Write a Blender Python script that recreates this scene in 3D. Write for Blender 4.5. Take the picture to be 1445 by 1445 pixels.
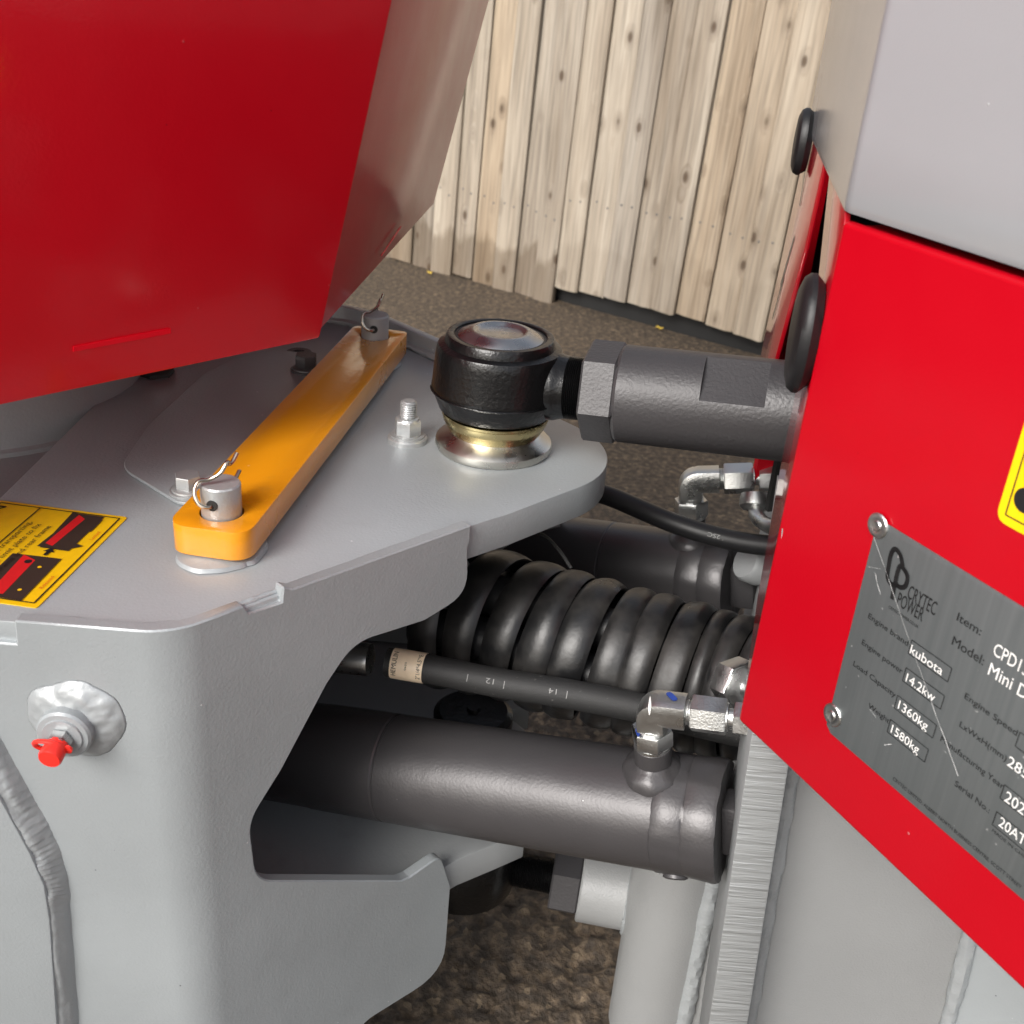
import bpy, bmesh, math, random
from mathutils import Vector, Matrix, noise
from mathutils.geometry import tessellate_polygon

random.seed(7)
R = math.radians
for o in list(bpy.data.objects):
    bpy.data.objects.remove(o)
scene = bpy.context.scene
col = scene.collection

# ------------------------------------------------------------------ camera
PX = 1445.0
FOC = 1565.0
PITCH, ROLL = R(27), R(4.6)
CAM = Vector((0, 0, 0.9))
F_ = Vector((0, math.cos(PITCH), -math.sin(PITCH)))
R0 = Vector((1, 0, 0))
U0 = Vector((0, math.sin(PITCH), math.cos(PITCH)))
RX = R0 * math.cos(ROLL) + U0 * math.sin(ROLL)
UX = -R0 * math.sin(ROLL) + U0 * math.cos(ROLL)
cam_data = bpy.data.cameras.new("camera")
cam = bpy.data.objects.new("camera", cam_data)
col.objects.link(cam)
m = Matrix((RX, UX, -F_)).transposed().to_4x4()
m.translation = CAM
cam.matrix_world = m
cam_data.sensor_width = 36
cam_data.lens = 36 * FOC / PX
cam_data.clip_start = 0.02
cam_data.clip_end = 500
cam_data.dof.use_dof = True
cam_data.dof.focus_distance = 0.74
cam_data.dof.aperture_fstop = 17
scene.camera = cam

# ------------------------------------------------------------------ world, sun, exposure
SUN_AZ = R(214)          # clockwise from +Y
SUN_EL = R(36)
world = bpy.data.worlds.new("World")
scene.world = world
world.use_nodes = True
wn = world.node_tree
wn.nodes.clear()
sky = wn.nodes.new("ShaderNodeTexSky")
sky.sky_type = 'NISHITA'
sky.sun_disc = False
sky.sun_elevation = SUN_EL
sky.sun_rotation = SUN_AZ
sky.air_density = 1.0
sky.dust_density = 4.0
sky.ozone_density = 1.0
hs = wn.nodes.new("ShaderNodeHueSaturation")      # overcast: the blue of the sky greyed out
hs.inputs['Saturation'].default_value = 0.42
bg = wn.nodes.new("ShaderNodeBackground")
bg.inputs['Strength'].default_value = 0.15
wo = wn.nodes.new("ShaderNodeOutputWorld")
wn.links.new(sky.outputs[0], hs.inputs['Color'])
wn.links.new(hs.outputs[0], bg.inputs['Color'])
wn.links.new(bg.outputs[0], wo.inputs['Surface'])
sd = bpy.data.lights.new("sun", 'SUN')
sd.energy = 1.9
sd.angle = R(30)
sd.color = (1.0, 0.985, 0.96)
so = bpy.data.objects.new("sun", sd)
col.objects.link(so)
sdir = Vector((math.sin(SUN_AZ) * math.cos(SUN_EL), math.cos(SUN_AZ) * math.cos(SUN_EL), math.sin(SUN_EL)))
so.rotation_euler = sdir.to_track_quat('Z', 'Y').to_euler()
so.location = (-3, -3, 5)
scene.view_settings.view_transform = 'Standard'
scene.view_settings.look = 'None'
scene.view_settings.gamma = 1
scene.view_settings.use_curve_mapping = False
scene.view_settings.exposure = 0.50
try:
    scene.cycles.max_bounces = 8
except Exception:
    pass


# ------------------------------------------------------------------ measuring: where a line of sight meets a real plane
def ray(x, y):
    return F_ + RX * ((x - 722.5) / FOC) - UX * ((y - 722.5) / FOC)


def hz(x, y, z):
    d = ray(x, y)
    return CAM + d * ((z - CAM.z) / d.z)


def hp(x, y, p, n):
    d = ray(x, y)
    return CAM + d * ((p - CAM).dot(n) / d.dot(n))


def at(x, y, depth):
    return CAM + ray(x, y) * depth


V = Vector


# ------------------------------------------------------------------ materials
def mat(name):
    mt = bpy.data.materials.new(name)
    mt.use_nodes = True
    nt = mt.node_tree
    b = nt.nodes['Principled BSDF']
    return mt, nt, b


def nd(nt, typ, **kw):
    n = nt.nodes.new(typ)
    for k, v in kw.items():
        if hasattr(n, k):
            setattr(n, k, v)
        else:
            n.inputs[k].default_value = v
    return n


def coords(nt, scale=(1, 1, 1)):
    tc = nd(nt, "ShaderNodeTexCoord")
    mp = nd(nt, "ShaderNodeMapping")
    mp.inputs['Scale'].default_value = scale
    nt.links.new(tc.outputs['Object'], mp.inputs[0])
    return mp.outputs[0]


def ramp(nt, src, stops):
    r = nd(nt, "ShaderNodeValToRGB")
    el = r.color_ramp.elements
    while len(el) < len(stops):
        el.new(0.5)
    for e, (p, c) in zip(el, stops):
        e.position = p
        e.color = (c[0], c[1], c[2], 1) if isinstance(c, (tuple, list)) else (c, c, c, 1)
    nt.links.new(src, r.inputs[0])
    return r.outputs[0]


def mixc(nt, fac, a, b, mode='MIX'):
    mx = nd(nt, "ShaderNodeMix", data_type='RGBA', blend_type=mode)
    if hasattr(fac, 'links'):
        nt.links.new(fac, mx.inputs[0])
    else:
        mx.inputs[0].default_value = fac
    for s, i in ((a, 6), (b, 7)):
        if hasattr(s, 'links'):
            nt.links.new(s, mx.inputs[i])
        else:
            mx.inputs[i].default_value = (s[0], s[1], s[2], 1)
    return mx.outputs[2]


def bump_chain(nt, b, items):
    prev = None
    for src, strength, dist in items:
        bp = nd(nt, "ShaderNodeBump")
        bp.inputs['Strength'].default_value = strength
        bp.inputs['Distance'].default_value = dist
        nt.links.new(src, bp.inputs['Height'])
        if prev is not None:
            nt.links.new(prev, bp.inputs['Normal'])
        prev = bp.outputs[0]
    nt.links.new(prev, b.inputs['Normal'])
    return prev


def paint(name, colr, rough, metallic=0.0, coat=0.0, coat_rough=0.1, peel=0.25, peel_scale=450, wave=0.15, specks=0.5,
          speck_col=(.75, .75, .75), var=0.12, spec=0.5, grain=0.0, dirt=0.0):
    mt, nt, b = mat(name)
    c = coords(nt)
    n1 = nd(nt, "ShaderNodeTexNoise", Scale=peel_scale, Detail=2.0)
    n2 = nd(nt, "ShaderNodeTexNoise", Scale=14.0, Detail=3.0)
    n3 = nd(nt, "ShaderNodeTexNoise", Scale=7.0, Detail=5.0, Roughness=.6)
    vo = nd(nt, "ShaderNodeTexVoronoi", Scale=62.0)
    for n in (n1, n2, n3, vo):
        nt.links.new(c, n.inputs['Vector'])
    dark = tuple(x * (1 - var) for x in colr)
    lite = tuple(min(1, x * (1 + var)) for x in colr)
    base = mixc(nt, n3.outputs[0], dark, lite)
    # dust specks: a few voronoi cells out of many, radius about a millimetre
    sm = ramp(nt, vo.outputs['Distance'], [(0.0, 1), (0.035, 1), (0.055, 0)])
    cell = nd(nt, "ShaderNodeSeparateColor")
    nt.links.new(vo.outputs['Color'], cell.inputs[0])
    pick = ramp(nt, cell.outputs[0], [(0.0, 0), (0.86, 0), (0.87, 1)])
    pm = nd(nt, "ShaderNodeMath", operation='MULTIPLY')
    nt.links.new(sm, pm.inputs[0])
    nt.links.new(pick, pm.inputs[1])
    pm2 = nd(nt, "ShaderNodeMath", operation='MULTIPLY')
    nt.links.new(pm.outputs[0], pm2.inputs[0])
    pm2.inputs[1].default_value = specks
    out = mixc(nt, pm2.outputs[0], base, speck_col)
    pick2 = ramp(nt, cell.outputs[1], [(0.0, 0), (0.80, 0), (0.81, 1)])
    pd = nd(nt, "ShaderNodeMath", operation='MULTIPLY')
    nt.links.new(ramp(nt, vo.outputs['Distance'], [(0.0, 1), (0.028, 1), (0.045, 0)]), pd.inputs[0])
    nt.links.new(pick2, pd.inputs[1])
    pd2 = nd(nt, "ShaderNodeMath", operation='MULTIPLY')
    nt.links.new(pd.outputs[0], pd2.inputs[0])
    pd2.inputs[1].default_value = min(1, specks * 1.2)
    out = mixc(nt, pd2.outputs[0], out, tuple(x * .18 for x in colr))
    if dirt > 0:
        n5 = nd(nt, "ShaderNodeTexNoise", Scale=23.0, Detail=8.0, Roughness=.7)
        nt.links.new(c, n5.inputs['Vector'])
        dm = ramp(nt, n5.outputs[0], [(0.0, 0), (0.6, 0), (0.78, dirt)])
        out = mixc(nt, dm, out, (.09, .075, .06))
    nt.links.new(out, b.inputs['Base Color'])
    b.inputs['Metallic'].default_value = metallic
    b.inputs['Specular IOR Level'].default_value = spec
    rr = ramp(nt, n3.outputs[0], [(0.3, max(0, rough - .06)), (0.7, rough + .06)])
    nt.links.new(rr, b.inputs['Roughness'])
    b.inputs['Coat Weight'].default_value = coat
    b.inputs['Coat Roughness'].default_value = coat_rough
    nn = bump_chain(nt, b, [(n2.outputs[0], wave, .004), (n1.outputs[0], peel, .0006), (pm.outputs[0], .35, .0006)])
    nt.links.new(nn, b.inputs['Coat Normal'])
    return mt


def metal(name, colr, rough, scale=(400, 400, 30), strength=.15, metallic=1.0, var=.25):
    mt, nt, b = mat(name)
    c = coords(nt, scale)
    n1 = nd(nt, "ShaderNodeTexNoise", Scale=1.0, Detail=4.0)
    nt.links.new(c, n1.inputs['Vector'])
    c2 = coords(nt)
    n2 = nd(nt, "ShaderNodeTexNoise", Scale=60.0, Detail=6.0)
    nt.links.new(c2, n2.inputs['Vector'])
    base = mixc(nt, n2.outputs[0], tuple(x * (1 - var) for x in colr), colr)
    nt.links.new(base, b.inputs['Base Color'])
    b.inputs['Metallic'].default_value = metallic
    nt.links.new(ramp(nt, n2.outputs[0], [(.3, max(.03, rough - .1)), (.7, rough + .1)]), b.inputs['Roughness'])
    bump_chain(nt, b, [(n1.outputs[0], strength, .0005)])
    return mt


def plain(name, colr, rough=.5, metallic=0.0, bump=0.0, scale=200, spec=.5):
    mt, nt, b = mat(name)
    c = coords(nt)
    n = nd(nt, "ShaderNodeTexNoise", Scale=scale, Detail=3.0)
    nt.links.new(c, n.inputs['Vector'])
    nt.links.new(mixc(nt, n.outputs[0], tuple(x * .88 for x in colr), tuple(min(1, x * 1.1) for x in colr)), b.inputs['Base Color'])
    b.inputs['Roughness'].default_value = rough
    b.inputs['Metallic'].default_value = metallic
    b.inputs['Specular IOR Level'].default_value = spec
    if bump:
        bump_chain(nt, b, [(n.outputs[0], bump, .0005)])
    return mt


M = {}
M['grey'] = paint('grey_paint', (.350, .376, .388), .41, metallic=.28, peel=.32, peel_scale=480, wave=.22, specks=.6, dirt=.12)
M['grey_rough'] = paint('grey_paint_on_weld', (.36, .38, .39), .40, metallic=.3, peel=.5, peel_scale=260, wave=.6, specks=.3)
M['grey_deck'] = paint('grey_paint_matt', (.30, .31, .315), .5, metallic=.2, peel=.3, wave=.1, specks=.3, dirt=.25)
M['grey_rear'] = paint('grey_paint_rear', (.27, .275, .275), .45, metallic=.15, peel=.55, peel_scale=600, wave=.1, specks=.15)
M['red'] = paint('red_paint', (.41, .0004, .0075), .42, coat=.22, coat_rough=.12, peel=.12, peel_scale=700, wave=.10, specks=.15, var=.06, spec=.22)
M['red_flange'] = paint('red_paint_flange', (.38, .001, .008), .3, coat=1.0, coat_rough=.06, peel=.1, wave=.05, specks=.2, speck_col=(.7, .2, .2), var=.06)
M['red_flange'].node_tree.nodes['Principled BSDF'].inputs['Coat IOR'].default_value = 1.9
M['red_skip'] = paint('red_paint_skip', (.57, .0008, .010), .42, coat=.32, coat_rough=.10, peel=.12, peel_scale=480, wave=.10, specks=.3, speck_col=(.7, .2, .2), var=.05, spec=.22)
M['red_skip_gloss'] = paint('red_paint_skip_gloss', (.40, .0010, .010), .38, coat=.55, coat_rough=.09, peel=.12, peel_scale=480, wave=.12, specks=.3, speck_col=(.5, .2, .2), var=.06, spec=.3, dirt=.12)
M['bonnet'] = paint('bonnet_paint', (.29, .305, .32), .35, coat=.9, coat_rough=.1, peel=.1, peel_scale=900, wave=.05, specks=.25, var=.05)
M['yellow'] = paint('amber_paint', (.70, .27, .006), .30, coat=.7, coat_rough=.08, peel=.2, peel_scale=300, wave=.10, specks=.45, speck_col=(.80, .50, .2), var=.10, dirt=.22)
M['charcoal'] = paint('charcoal_paint', (.044, .042, .044), .42, metallic=.15, peel=.5, peel_scale=420, wave=.2, specks=.35, speck_col=(.4, .4, .4))
M['charcoal_smooth'] = paint('charcoal_paint_smooth', (.058, .055, .057), .36, metallic=.3, peel=.2, peel_scale=500, wave=.3, specks=.3, speck_col=(.5, .5, .5))
M['black_gloss'] = paint('black_cast_paint', (.004, .004, .0043), .30, coat=.25, coat_rough=.12, peel=.6, peel_scale=330, wave=.5, specks=.15, spec=.3)
M['rubber'] = plain('black_rubber', (.011, .011, .012), .42, bump=.15, scale=500, spec=.35)
def make_spiral():
    mt, nt, b = mat('dusty_black_plastic')
    c = coords(nt)
    n1 = nd(nt, "ShaderNodeTexNoise", Scale=28.0, Detail=6.0, Roughness=.65)
    n2 = nd(nt, "ShaderNodeTexNoise", Scale=420.0, Detail=2.0)
    for n in (n1, n2):
        nt.links.new(c, n.inputs['Vector'])
    d = ramp(nt, n1.outputs[0], [(.42, 0), (.75, .35)])
    nt.links.new(mixc(nt, d, (.008, .008, .0085), (.075, .068, .06)), b.inputs['Base Color'])
    nt.links.new(ramp(nt, n1.outputs[0], [(.3, .26), (.7, .52)]), b.inputs['Roughness'])
    bump_chain(nt, b, [(n1.outputs[0], .2, .003), (n2.outputs[0], .12, .0004)])
    return mt


M['spiral'] = make_spiral()
M['void'] = plain('dark_metal_and_shade', (.012, .012, .012), .7)  # near-black metal, also stands in for shade behind gaps
M['brass'] = metal('brass_boot', (.62, .52, .27), .24, scale=(60, 60, 700), strength=.3)
M['silver'] = metal('silver_flange', (.66, .64, .58), .32, scale=(30, 30, 30), strength=.5)
M['steel'] = metal('polished_steel', (.52, .52, .515), .30, scale=(200, 200, 200), strength=.08)
M['zinc'] = metal('zinc_plated_steel', (.66, .67, .66), .33, scale=(700, 700, 700), strength=.5, metallic=1.0, var=.2)
M['silver_paint'] = paint('silver_painted_bolt', (.42, .43, .43), .35, metallic=.5, peel=.4, specks=.1)
M['dark_bolt'] = paint('dark_bolt_steel', (.10, .10, .105), .4, metallic=.4, peel=.3, specks=.1)
M['wire'] = metal('clip_wire', (.50, .44, .36), .28, strength=.1)
M['black_print'] = plain('black_print', (.012, .012, .013), .45)
M['white_print'] = plain('engraved_white', (.78, .78, .76), .5)
M['scratch'] = plain('scratched_metal', (.42, .43, .43), .5)
M['grey_print'] = plain('grey_print', (.20, .20, .195), .6)
M['decal_yellow'] = plain('yellow_sticker', (.80, .47, .006), .38)
M['sticker_yellow'] = plain('bright_yellow_sticker', (.90, .58, .003), .38)
M['decal_brown'] = plain('brown_print', (.035, .022, .016), .5)
M['decal_red'] = plain('red_print', (.58, .012, .015), .45)
M['red_cap'] = plain('red_plastic', (.80, .03, .02), .35)
M['blue_ink'] = plain('blue_ink', (.02, .05, .25), .4)
M['leaf'] = plain('yellow_leaf', (.55, .38, .06), .6)
M['paper'] = plain('cream_label', (.86, .70, .50), .35)


def make_plate_metal():
    mt, nt, b = mat('brushed_aluminium_plate')
    c = coords(nt, (300, 300, 8))
    n = nd(nt, "ShaderNodeTexNoise", Scale=1.0, Detail=4.0)
    nt.links.new(c, n.inputs['Vector'])
    c2 = coords(nt)
    n2 = nd(nt, "ShaderNodeTexNoise", Scale=240.0, Detail=2.0)
    nt.links.new(c2, n2.inputs['Vector'])
    sp = ramp(nt, n2.outputs[0], [(0, 0), (.74, 0), (.80, .8)])
    base = mixc(nt, n.outputs[0], (.135, .152, .156), (.205, .222, .227))
    nt.links.new(mixc(nt, sp, base, (.6, .6, .6)), b.inputs['Base Color'])
    b.inputs['Metallic'].default_value = .55
    b.inputs['Roughness'].default_value = .42
    bump_chain(nt, b, [(n.outputs[0], .2, .0003)])
    return mt


M['plate'] = make_plate_metal()


def make_cut_edge():
    mt, nt, b = mat('flame_cut_edge')
    tc = nd(nt, "ShaderNodeTexCoord")
    mp = nd(nt, "ShaderNodeMapping")
    mp.inputs['Scale'].default_value = (20, 20, 330)
    nt.links.new(tc.outputs['Object'], mp.inputs[0])
    n = nd(nt, "ShaderNodeTexNoise", Scale=1.0, Detail=3.0, Distortion=.3)
    nt.links.new(mp.outputs[0], n.inputs['Vector'])
    b.inputs['Base Color'].default_value = (.40, .415, .42, 1)
    b.inputs['Metallic'].default_value = .45
    b.inputs['Roughness'].default_value = .34
    bump_chain(nt, b, [(n.outputs[0], .8, .0022)])
    return mt


M['cut'] = make_cut_edge()


def make_hose_mat():
    mt, nt, b = mat('hose_fabric_rubber')
    c = coords(nt)
    n = nd(nt, "ShaderNodeTexNoise", Scale=1500.0, Detail=1.0)
    nt.links.new(c, n.inputs['Vector'])
    n2 = nd(nt, "ShaderNodeTexNoise", Scale=300.0, Detail=3.0)
    nt.links.new(c, n2.inputs['Vector'])
    dust = ramp(nt, n2.outputs[0], [(0, 0), (.68, 0), (.80, .5)])
    nt.links.new(mixc(nt, dust, (.017, .017, .017), (.20, .19, .18)), b.inputs['Base Color'])
    b.inputs['Roughness'].default_value = .62
    bump_chain(nt, b, [(n.outputs[0], .5, .0004)])
    return mt


M['hose'] = make_hose_mat()


def make_wood(stain=.5):
    mt, nt, b = mat('weathered_softwood')
    oi = nd(nt, "ShaderNodeObjectInfo")
    tc = nd(nt, "ShaderNodeTexCoord")
    off = nd(nt, "ShaderNodeVectorMath", operation='ADD')
    cmb = nd(nt, "ShaderNodeCombineXYZ")
    ml = nd(nt, "ShaderNodeMath", operation='MULTIPLY')
    ml.inputs[1].default_value = 37.0
    nt.links.new(oi.outputs['Random'], ml.inputs[0])
    for i in range(3):
        nt.links.new(ml.outputs[0], cmb.inputs[i])
    nt.links.new(tc.outputs['Object'], off.inputs[0])
    nt.links.new(cmb.outputs[0], off.inputs[1])
    mp = nd(nt, "ShaderNodeMapping")
    mp.inputs['Scale'].default_value = (26, 26, 1.5)
    nt.links.new(off.outputs[0], mp.inputs[0])
    # knots bend the grain: voronoi centres every ~25 cm
    mpk = nd(nt, "ShaderNodeMapping")
    mpk.inputs['Scale'].default_value = (15, 3, 8.0)
    nt.links.new(off.outputs[0], mpk.inputs[0])
    vk = nd(nt, "ShaderNodeTexVoronoi", Scale=1.0)
    nt.links.new(mpk.outputs[0], vk.inputs['Vector'])
    kn = ramp(nt, vk.outputs['Distance'], [(0, 1), (.09, .8), (.13, .3), (.30, 0)])
    addk = nd(nt, "ShaderNodeVectorMath", operation='MULTIPLY_ADD')
    nt.links.new(kn, addk.inputs[0])
    addk.inputs[1].default_value = (2.2, 2.2, 0)
    nt.links.new(mp.outputs[0], addk.inputs[2])
    g = nd(nt, "ShaderNodeTexNoise", Scale=1.0, Detail=6.0, Roughness=.62, Distortion=.6)
    nt.links.new(addk.outputs[0], g.inputs['Vector'])
    mp2 = nd(nt, "ShaderNodeMapping")
    mp2.inputs['Scale'].default_value = (7, 7, 1.1)
    nt.links.new(off.outputs[0], mp2.inputs[0])
    mpf = nd(nt, "ShaderNodeMapping")
    mpf.inputs['Scale'].default_value = (150, 150, 5)
    nt.links.new(off.outputs[0], mpf.inputs[0])
    gf = nd(nt, "ShaderNodeTexNoise", Scale=1.0, Detail=3.0)
    nt.links.new(mpf.outputs[0], gf.inputs['Vector'])
    g2 = nd(nt, "ShaderNodeTexNoise", Scale=1.0, Detail=4.0)
    nt.links.new(mp2.outputs[0], g2.inputs['Vector'])
    c1 = ramp(nt, g.outputs[0], [(.28, (.15, .115, .085)), (.46, (.32, .272, .215)), (.68, (.47, .425, .36))])
    c2 = ramp(nt, g2.outputs[0], [(.34, (.20, .16, .12)), (.60, (.47, .42, .35))])
    base = mixc(nt, .5, c1, c2)
    base = mixc(nt, .55, base, ramp(nt, gf.outputs[0], [(.3, .42), (.56, 1.0)]), 'MULTIPLY')
    tint = ramp(nt, oi.outputs['Random'], [(0, (.74, .73, .73)), (.5, (1, .98, .95)), (1, (1.0, .91, .80))])
    base = mixc(nt, 1.0, base, tint, 'MULTIPLY')
    base = mixc(nt, kn, base, (.075, .048, .03))
    # damp, dirty foot of every board (stain with its own ragged top)
    sep = nd(nt, "ShaderNodeSeparateXYZ")
    nt.links.new(tc.outputs['Object'], sep.inputs[0])
    mp3 = nd(nt, "ShaderNodeMapping")
    mp3.inputs['Scale'].default_value = (16, 16, 5)
    nt.links.new(off.outputs[0], mp3.inputs[0])
    g3 = nd(nt, "ShaderNodeTexNoise", Scale=1.0, Detail=4.0)
    nt.links.new(mp3.outputs[0], g3.inputs['Vector'])
    sub = nd(nt, "ShaderNodeMath", operation='MULTIPLY_ADD')
    nt.links.new(g3.outputs[0], sub.inputs[0])
    sub.inputs[1].default_value = -.24
    nt.links.new(sep.outputs[2], sub.inputs[2])
    st = ramp(nt, sub.outputs[0], [(0, stain), (.012, stain * .65), (.03, 0)])
    base = mixc(nt, st, base, (.085, .055, .03))
    nt.links.new(base, b.inputs['Base Color'])
    b.inputs['Roughness'].default_value = .72
    b.inputs['Specular IOR Level'].default_value = .3
    bump_chain(nt, b, [(g.outputs[0], .5, .004), (kn, .4, .004)])
    return mt


M['wood'] = make_wood()
M['wood_clean'] = make_wood(.12)


def make_ground():
    mt, nt, b = mat('worn_tan_asphalt')
    c = coords(nt)
    n1 = nd(nt, "ShaderNodeTexNoise", Scale=70.0, Detail=6.0, Roughness=.7)
    n2 = nd(nt, "ShaderNodeTexNoise", Scale=3.5, Detail=4.0)
    vo = nd(nt, "ShaderNodeTexVoronoi", Scale=150.0)
    for n in (n1, n2, vo):
        nt.links.new(c, n.inputs['Vector'])
    a = ramp(nt, n1.outputs[0], [(.25, (.046, .035, .024)), (.5, (.130, .098, .066)), (.75, (.235, .18, .122))])
    n4 = nd(nt, "ShaderNodeTexNoise", Scale=80.0, Detail=2.0)
    nt.links.new(c, n4.inputs['Vector'])
    a = mixc(nt, ramp(nt, n4.outputs[0], [(.42, .75), (.62, 0)]), a, (.026, .021, .017))
    cl = ramp(nt, n2.outputs[0], [(.3, (.75, .72, .70)), (.7, (1.1, 1.05, 1.0))])
    base = mixc(nt, 1.0, a, cl, 'MULTIPLY')
    sep = nd(nt, "ShaderNodeSeparateColor")
    nt.links.new(vo.outputs['Color'], sep.inputs[0])
    pk = ramp(nt, sep.outputs[0], [(0, 0), (.955, 0), (.97, .35)])
    base = mixc(nt, pk, base, (.36, .27, .17))
    nt.links.new(base, b.inputs['Base Color'])
    b.inputs['Roughness'].default_value = .72
    bump_chain(nt, b, [(n1.outputs[0], .9, .006), (vo.outputs['Distance'], .5, .003)])
    return mt


M['ground'] = make_ground()


# ------------------------------------------------------------------ object helpers
def tag(o, label=None, cat=None, group=None, kind=None):
    if label:
        o['label'] = label
    if cat:
        o['category'] = cat
    if group:
        o['group'] = group
    if kind:
        o['kind'] = kind
    return o


def thing(name, loc, label, cat, group=None):
    o = bpy.data.objects.new(name, None)
    o.empty_display_size = .05
    col.objects.link(o)
    o.location = loc
    bpy.context.view_layer.update()
    return tag(o, label, cat, group)


ORIG = {}


def obj(name, bm, material, parent=None, smooth=True, angle=35):
    bmesh.ops.recalc_face_normals(bm, faces=bm.faces)
    me = bpy.data.meshes.new(name)
    bm.to_mesh(me)
    bm.free()
    mats = material if isinstance(material, (list, tuple)) else [material]
    for mm in mats:
        me.materials.append(mm)
    if smooth:
        me.polygons.foreach_set('use_smooth', [True] * len(me.polygons))
        me.set_sharp_from_angle(angle=R(angle))
    o = bpy.data.objects.new(name, me)
    col.objects.link(o)
    if parent is not None:
        o.parent = parent
        w = Matrix.Identity(4)
        p = parent
        off = Vector((0, 0, 0))
        while p is not None:          # things are moved, never turned, so a shift is enough
            off += p.location
            p = p.parent
        o.location = -off
    return o


def basis(axis, up=None):
    a = axis.normalized()
    u = up if up is not None else (Vector((0, 0, 1)) if abs(a.z) < .9 else Vector((1, 0, 0)))
    x = u.cross(a)
    if x.length < 1e-6:
        x = Vector((1, 0, 0)).cross(a)
    x.normalize()
    y = a.cross(x)
    return x, y, a


def lathe(bm, prof, origin, axis, seg=48, cap=True, up=None, phase=0.0, a0=0.0, a1=None):
    """prof = [(radius, distance along axis)]"""
    x, y, a = basis(axis, up)
    rings = []
    for r, h in prof:
        ring = []
        for i in range(seg):
            t = 2 * math.pi * i / seg + phase
            ring.append(bm.verts.new(origin + a * h + (x * math.cos(t) + y * math.sin(t)) * max(r, 1e-5)))
        rings.append(ring)
    for r0, r1 in zip(rings, rings[1:]):
        for i in range(seg):
            j = (i + 1) % seg
            bm.faces.new((r0[i], r0[j], r1[j], r1[i]))
    if cap:
        bm.faces.new(rings[0])
        bm.faces.new(rings[-1])
    return rings


def bevel_all(bm, off, seg=2, ang=30):
    ed = [e for e in bm.edges if len(e.link_faces) == 2 and e.calc_face_angle(0) > R(ang)]
    if ed and off > 0:
        bmesh.ops.bevel(bm, geom=ed, offset=off, segments=seg, affect='EDGES', profile=.5, clamp_overlap=True)


def hexprism(bm, origin, axis, af, h, cham=True, up=None, phase=0.0):
    """hexagon of af across flats, with the usual rounded-off corners at the ends"""
    rc = af / 2 / math.cos(R(30))
    tmp = bmesh.new()
    c = min(af * .05, .0016)
    prof = [(rc * .955, 0), (rc, c), (rc, h - c), (rc * .955, h)] if cham else [(rc, 0), (rc, h)]
    lathe(tmp, prof, origin, axis, seg=6, up=up, phase=phase)
    join(bm, tmp)


def join(bm, tmp):
    me = bpy.data.meshes.new("tmp")
    tmp.to_mesh(me)
    tmp.free()
    bm.from_mesh(me)
    bpy.data.meshes.remove(me)


def box(bm, c, ex, ey, ez, bev=0.0):
    """box with centre c and half-extent vectors"""
    tmp = bmesh.new()
    vs = [tmp.verts.new(c + ex * i + ey * j + ez * k) for i in (-1, 1) for j in (-1, 1) for k in (-1, 1)]
    for f in ((0, 1, 3, 2), (4, 6, 7, 5), (0, 4, 5, 1), (2, 3, 7, 6), (0, 2, 6, 4), (1, 5, 7, 3)):
        tmp.faces.new([vs[i] for i in f])
    bmesh.ops.recalc_face_normals(tmp, faces=tmp.faces)
    if bev:
        bevel_all(tmp, bev)
    join(bm, tmp)


def prism(bm, pts, d, bev=0.0, seg=2):
    """closed outline pts swept by the vector d"""
    tmp = bmesh.new()
    a = [tmp.verts.new(p) for p in pts]
    b = [tmp.verts.new(p + d) for p in pts]
    n = len(pts)
    tmp.faces.new(a)
    tmp.faces.new(list(reversed(b)))
    for i in range(n):
        j = (i + 1) % n
        tmp.faces.new((a[i], b[i], b[j], a[j]))
    bmesh.ops.recalc_face_normals(tmp, faces=tmp.faces)
    if bev:
        ed = [e for e in tmp.edges if e.calc_face_angle(0) > R(50)]
        bmesh.ops.bevel(tmp, geom=ed, offset=bev, segments=seg, affect='EDGES', profile=.5, clamp_overlap=True)
    join(bm, tmp)


def round_poly(pts, radii, n=6):
    """pts: Vectors in one plane; fillet every corner with its radius"""
    out = []
    N = len(pts)
    for i in range(N):
        p0, p, p1 = pts[i - 1], pts[i], pts[(i + 1) % N]
        r = radii[i] if isinstance(radii, (list, tuple)) else radii
        if r <= 0:
            out.append(p.copy())
            continue
        a = (p0 - p)
        b = (p1 - p)
        la, lb = a.length, b.length
        a.normalize()
        b.normalize()
        ang = a.angle(b)
        t = min(r / math.tan(ang / 2), la * .49, lb * .49)
        q0, q1 = p + a * t, p + b * t
        for k in range(n + 1):
            s = k / n
            out.append(q0 * (1 - s) ** 2 + p * 2 * s * (1 - s) + q1 * s * s)
    return out


def smooth_path(pts, n=8):
    out = []
    P = [pts[0] * 2 - pts[1]] + list(pts) + [pts[-1] * 2 - pts[-2]]
    for i in range(1, len(P) - 2):
        p0, p1, p2, p3 = P[i - 1:i + 3]
        for k in range(n):
            t = k / n
            out.append(.5 * ((2 * p1) + (p2 - p0) * t + (2 * p0 - 5 * p1 + 4 * p2 - p3) * t * t + (3 * p1 - p0 - 3 * p2 + p3) * t ** 3))
    out.append(pts[-1].copy())
    return out


def frames(path, up=None):
    T = []
    for i in range(len(path)):
        a = path[max(0, i - 1)]
        b = path[min(len(path) - 1, i + 1)]
        T.append((b - a).normalized())
    x, y, _ = basis(T[0], up)
    out = [(x, y, T[0])]
    for i in range(1, len(path)):
        q = T[i - 1].rotation_difference(T[i])
        x = q @ x
        x = (x - T[i] * x.dot(T[i])).normalized()
        out.append((x, T[i].cross(x), T[i]))
    return out


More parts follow.
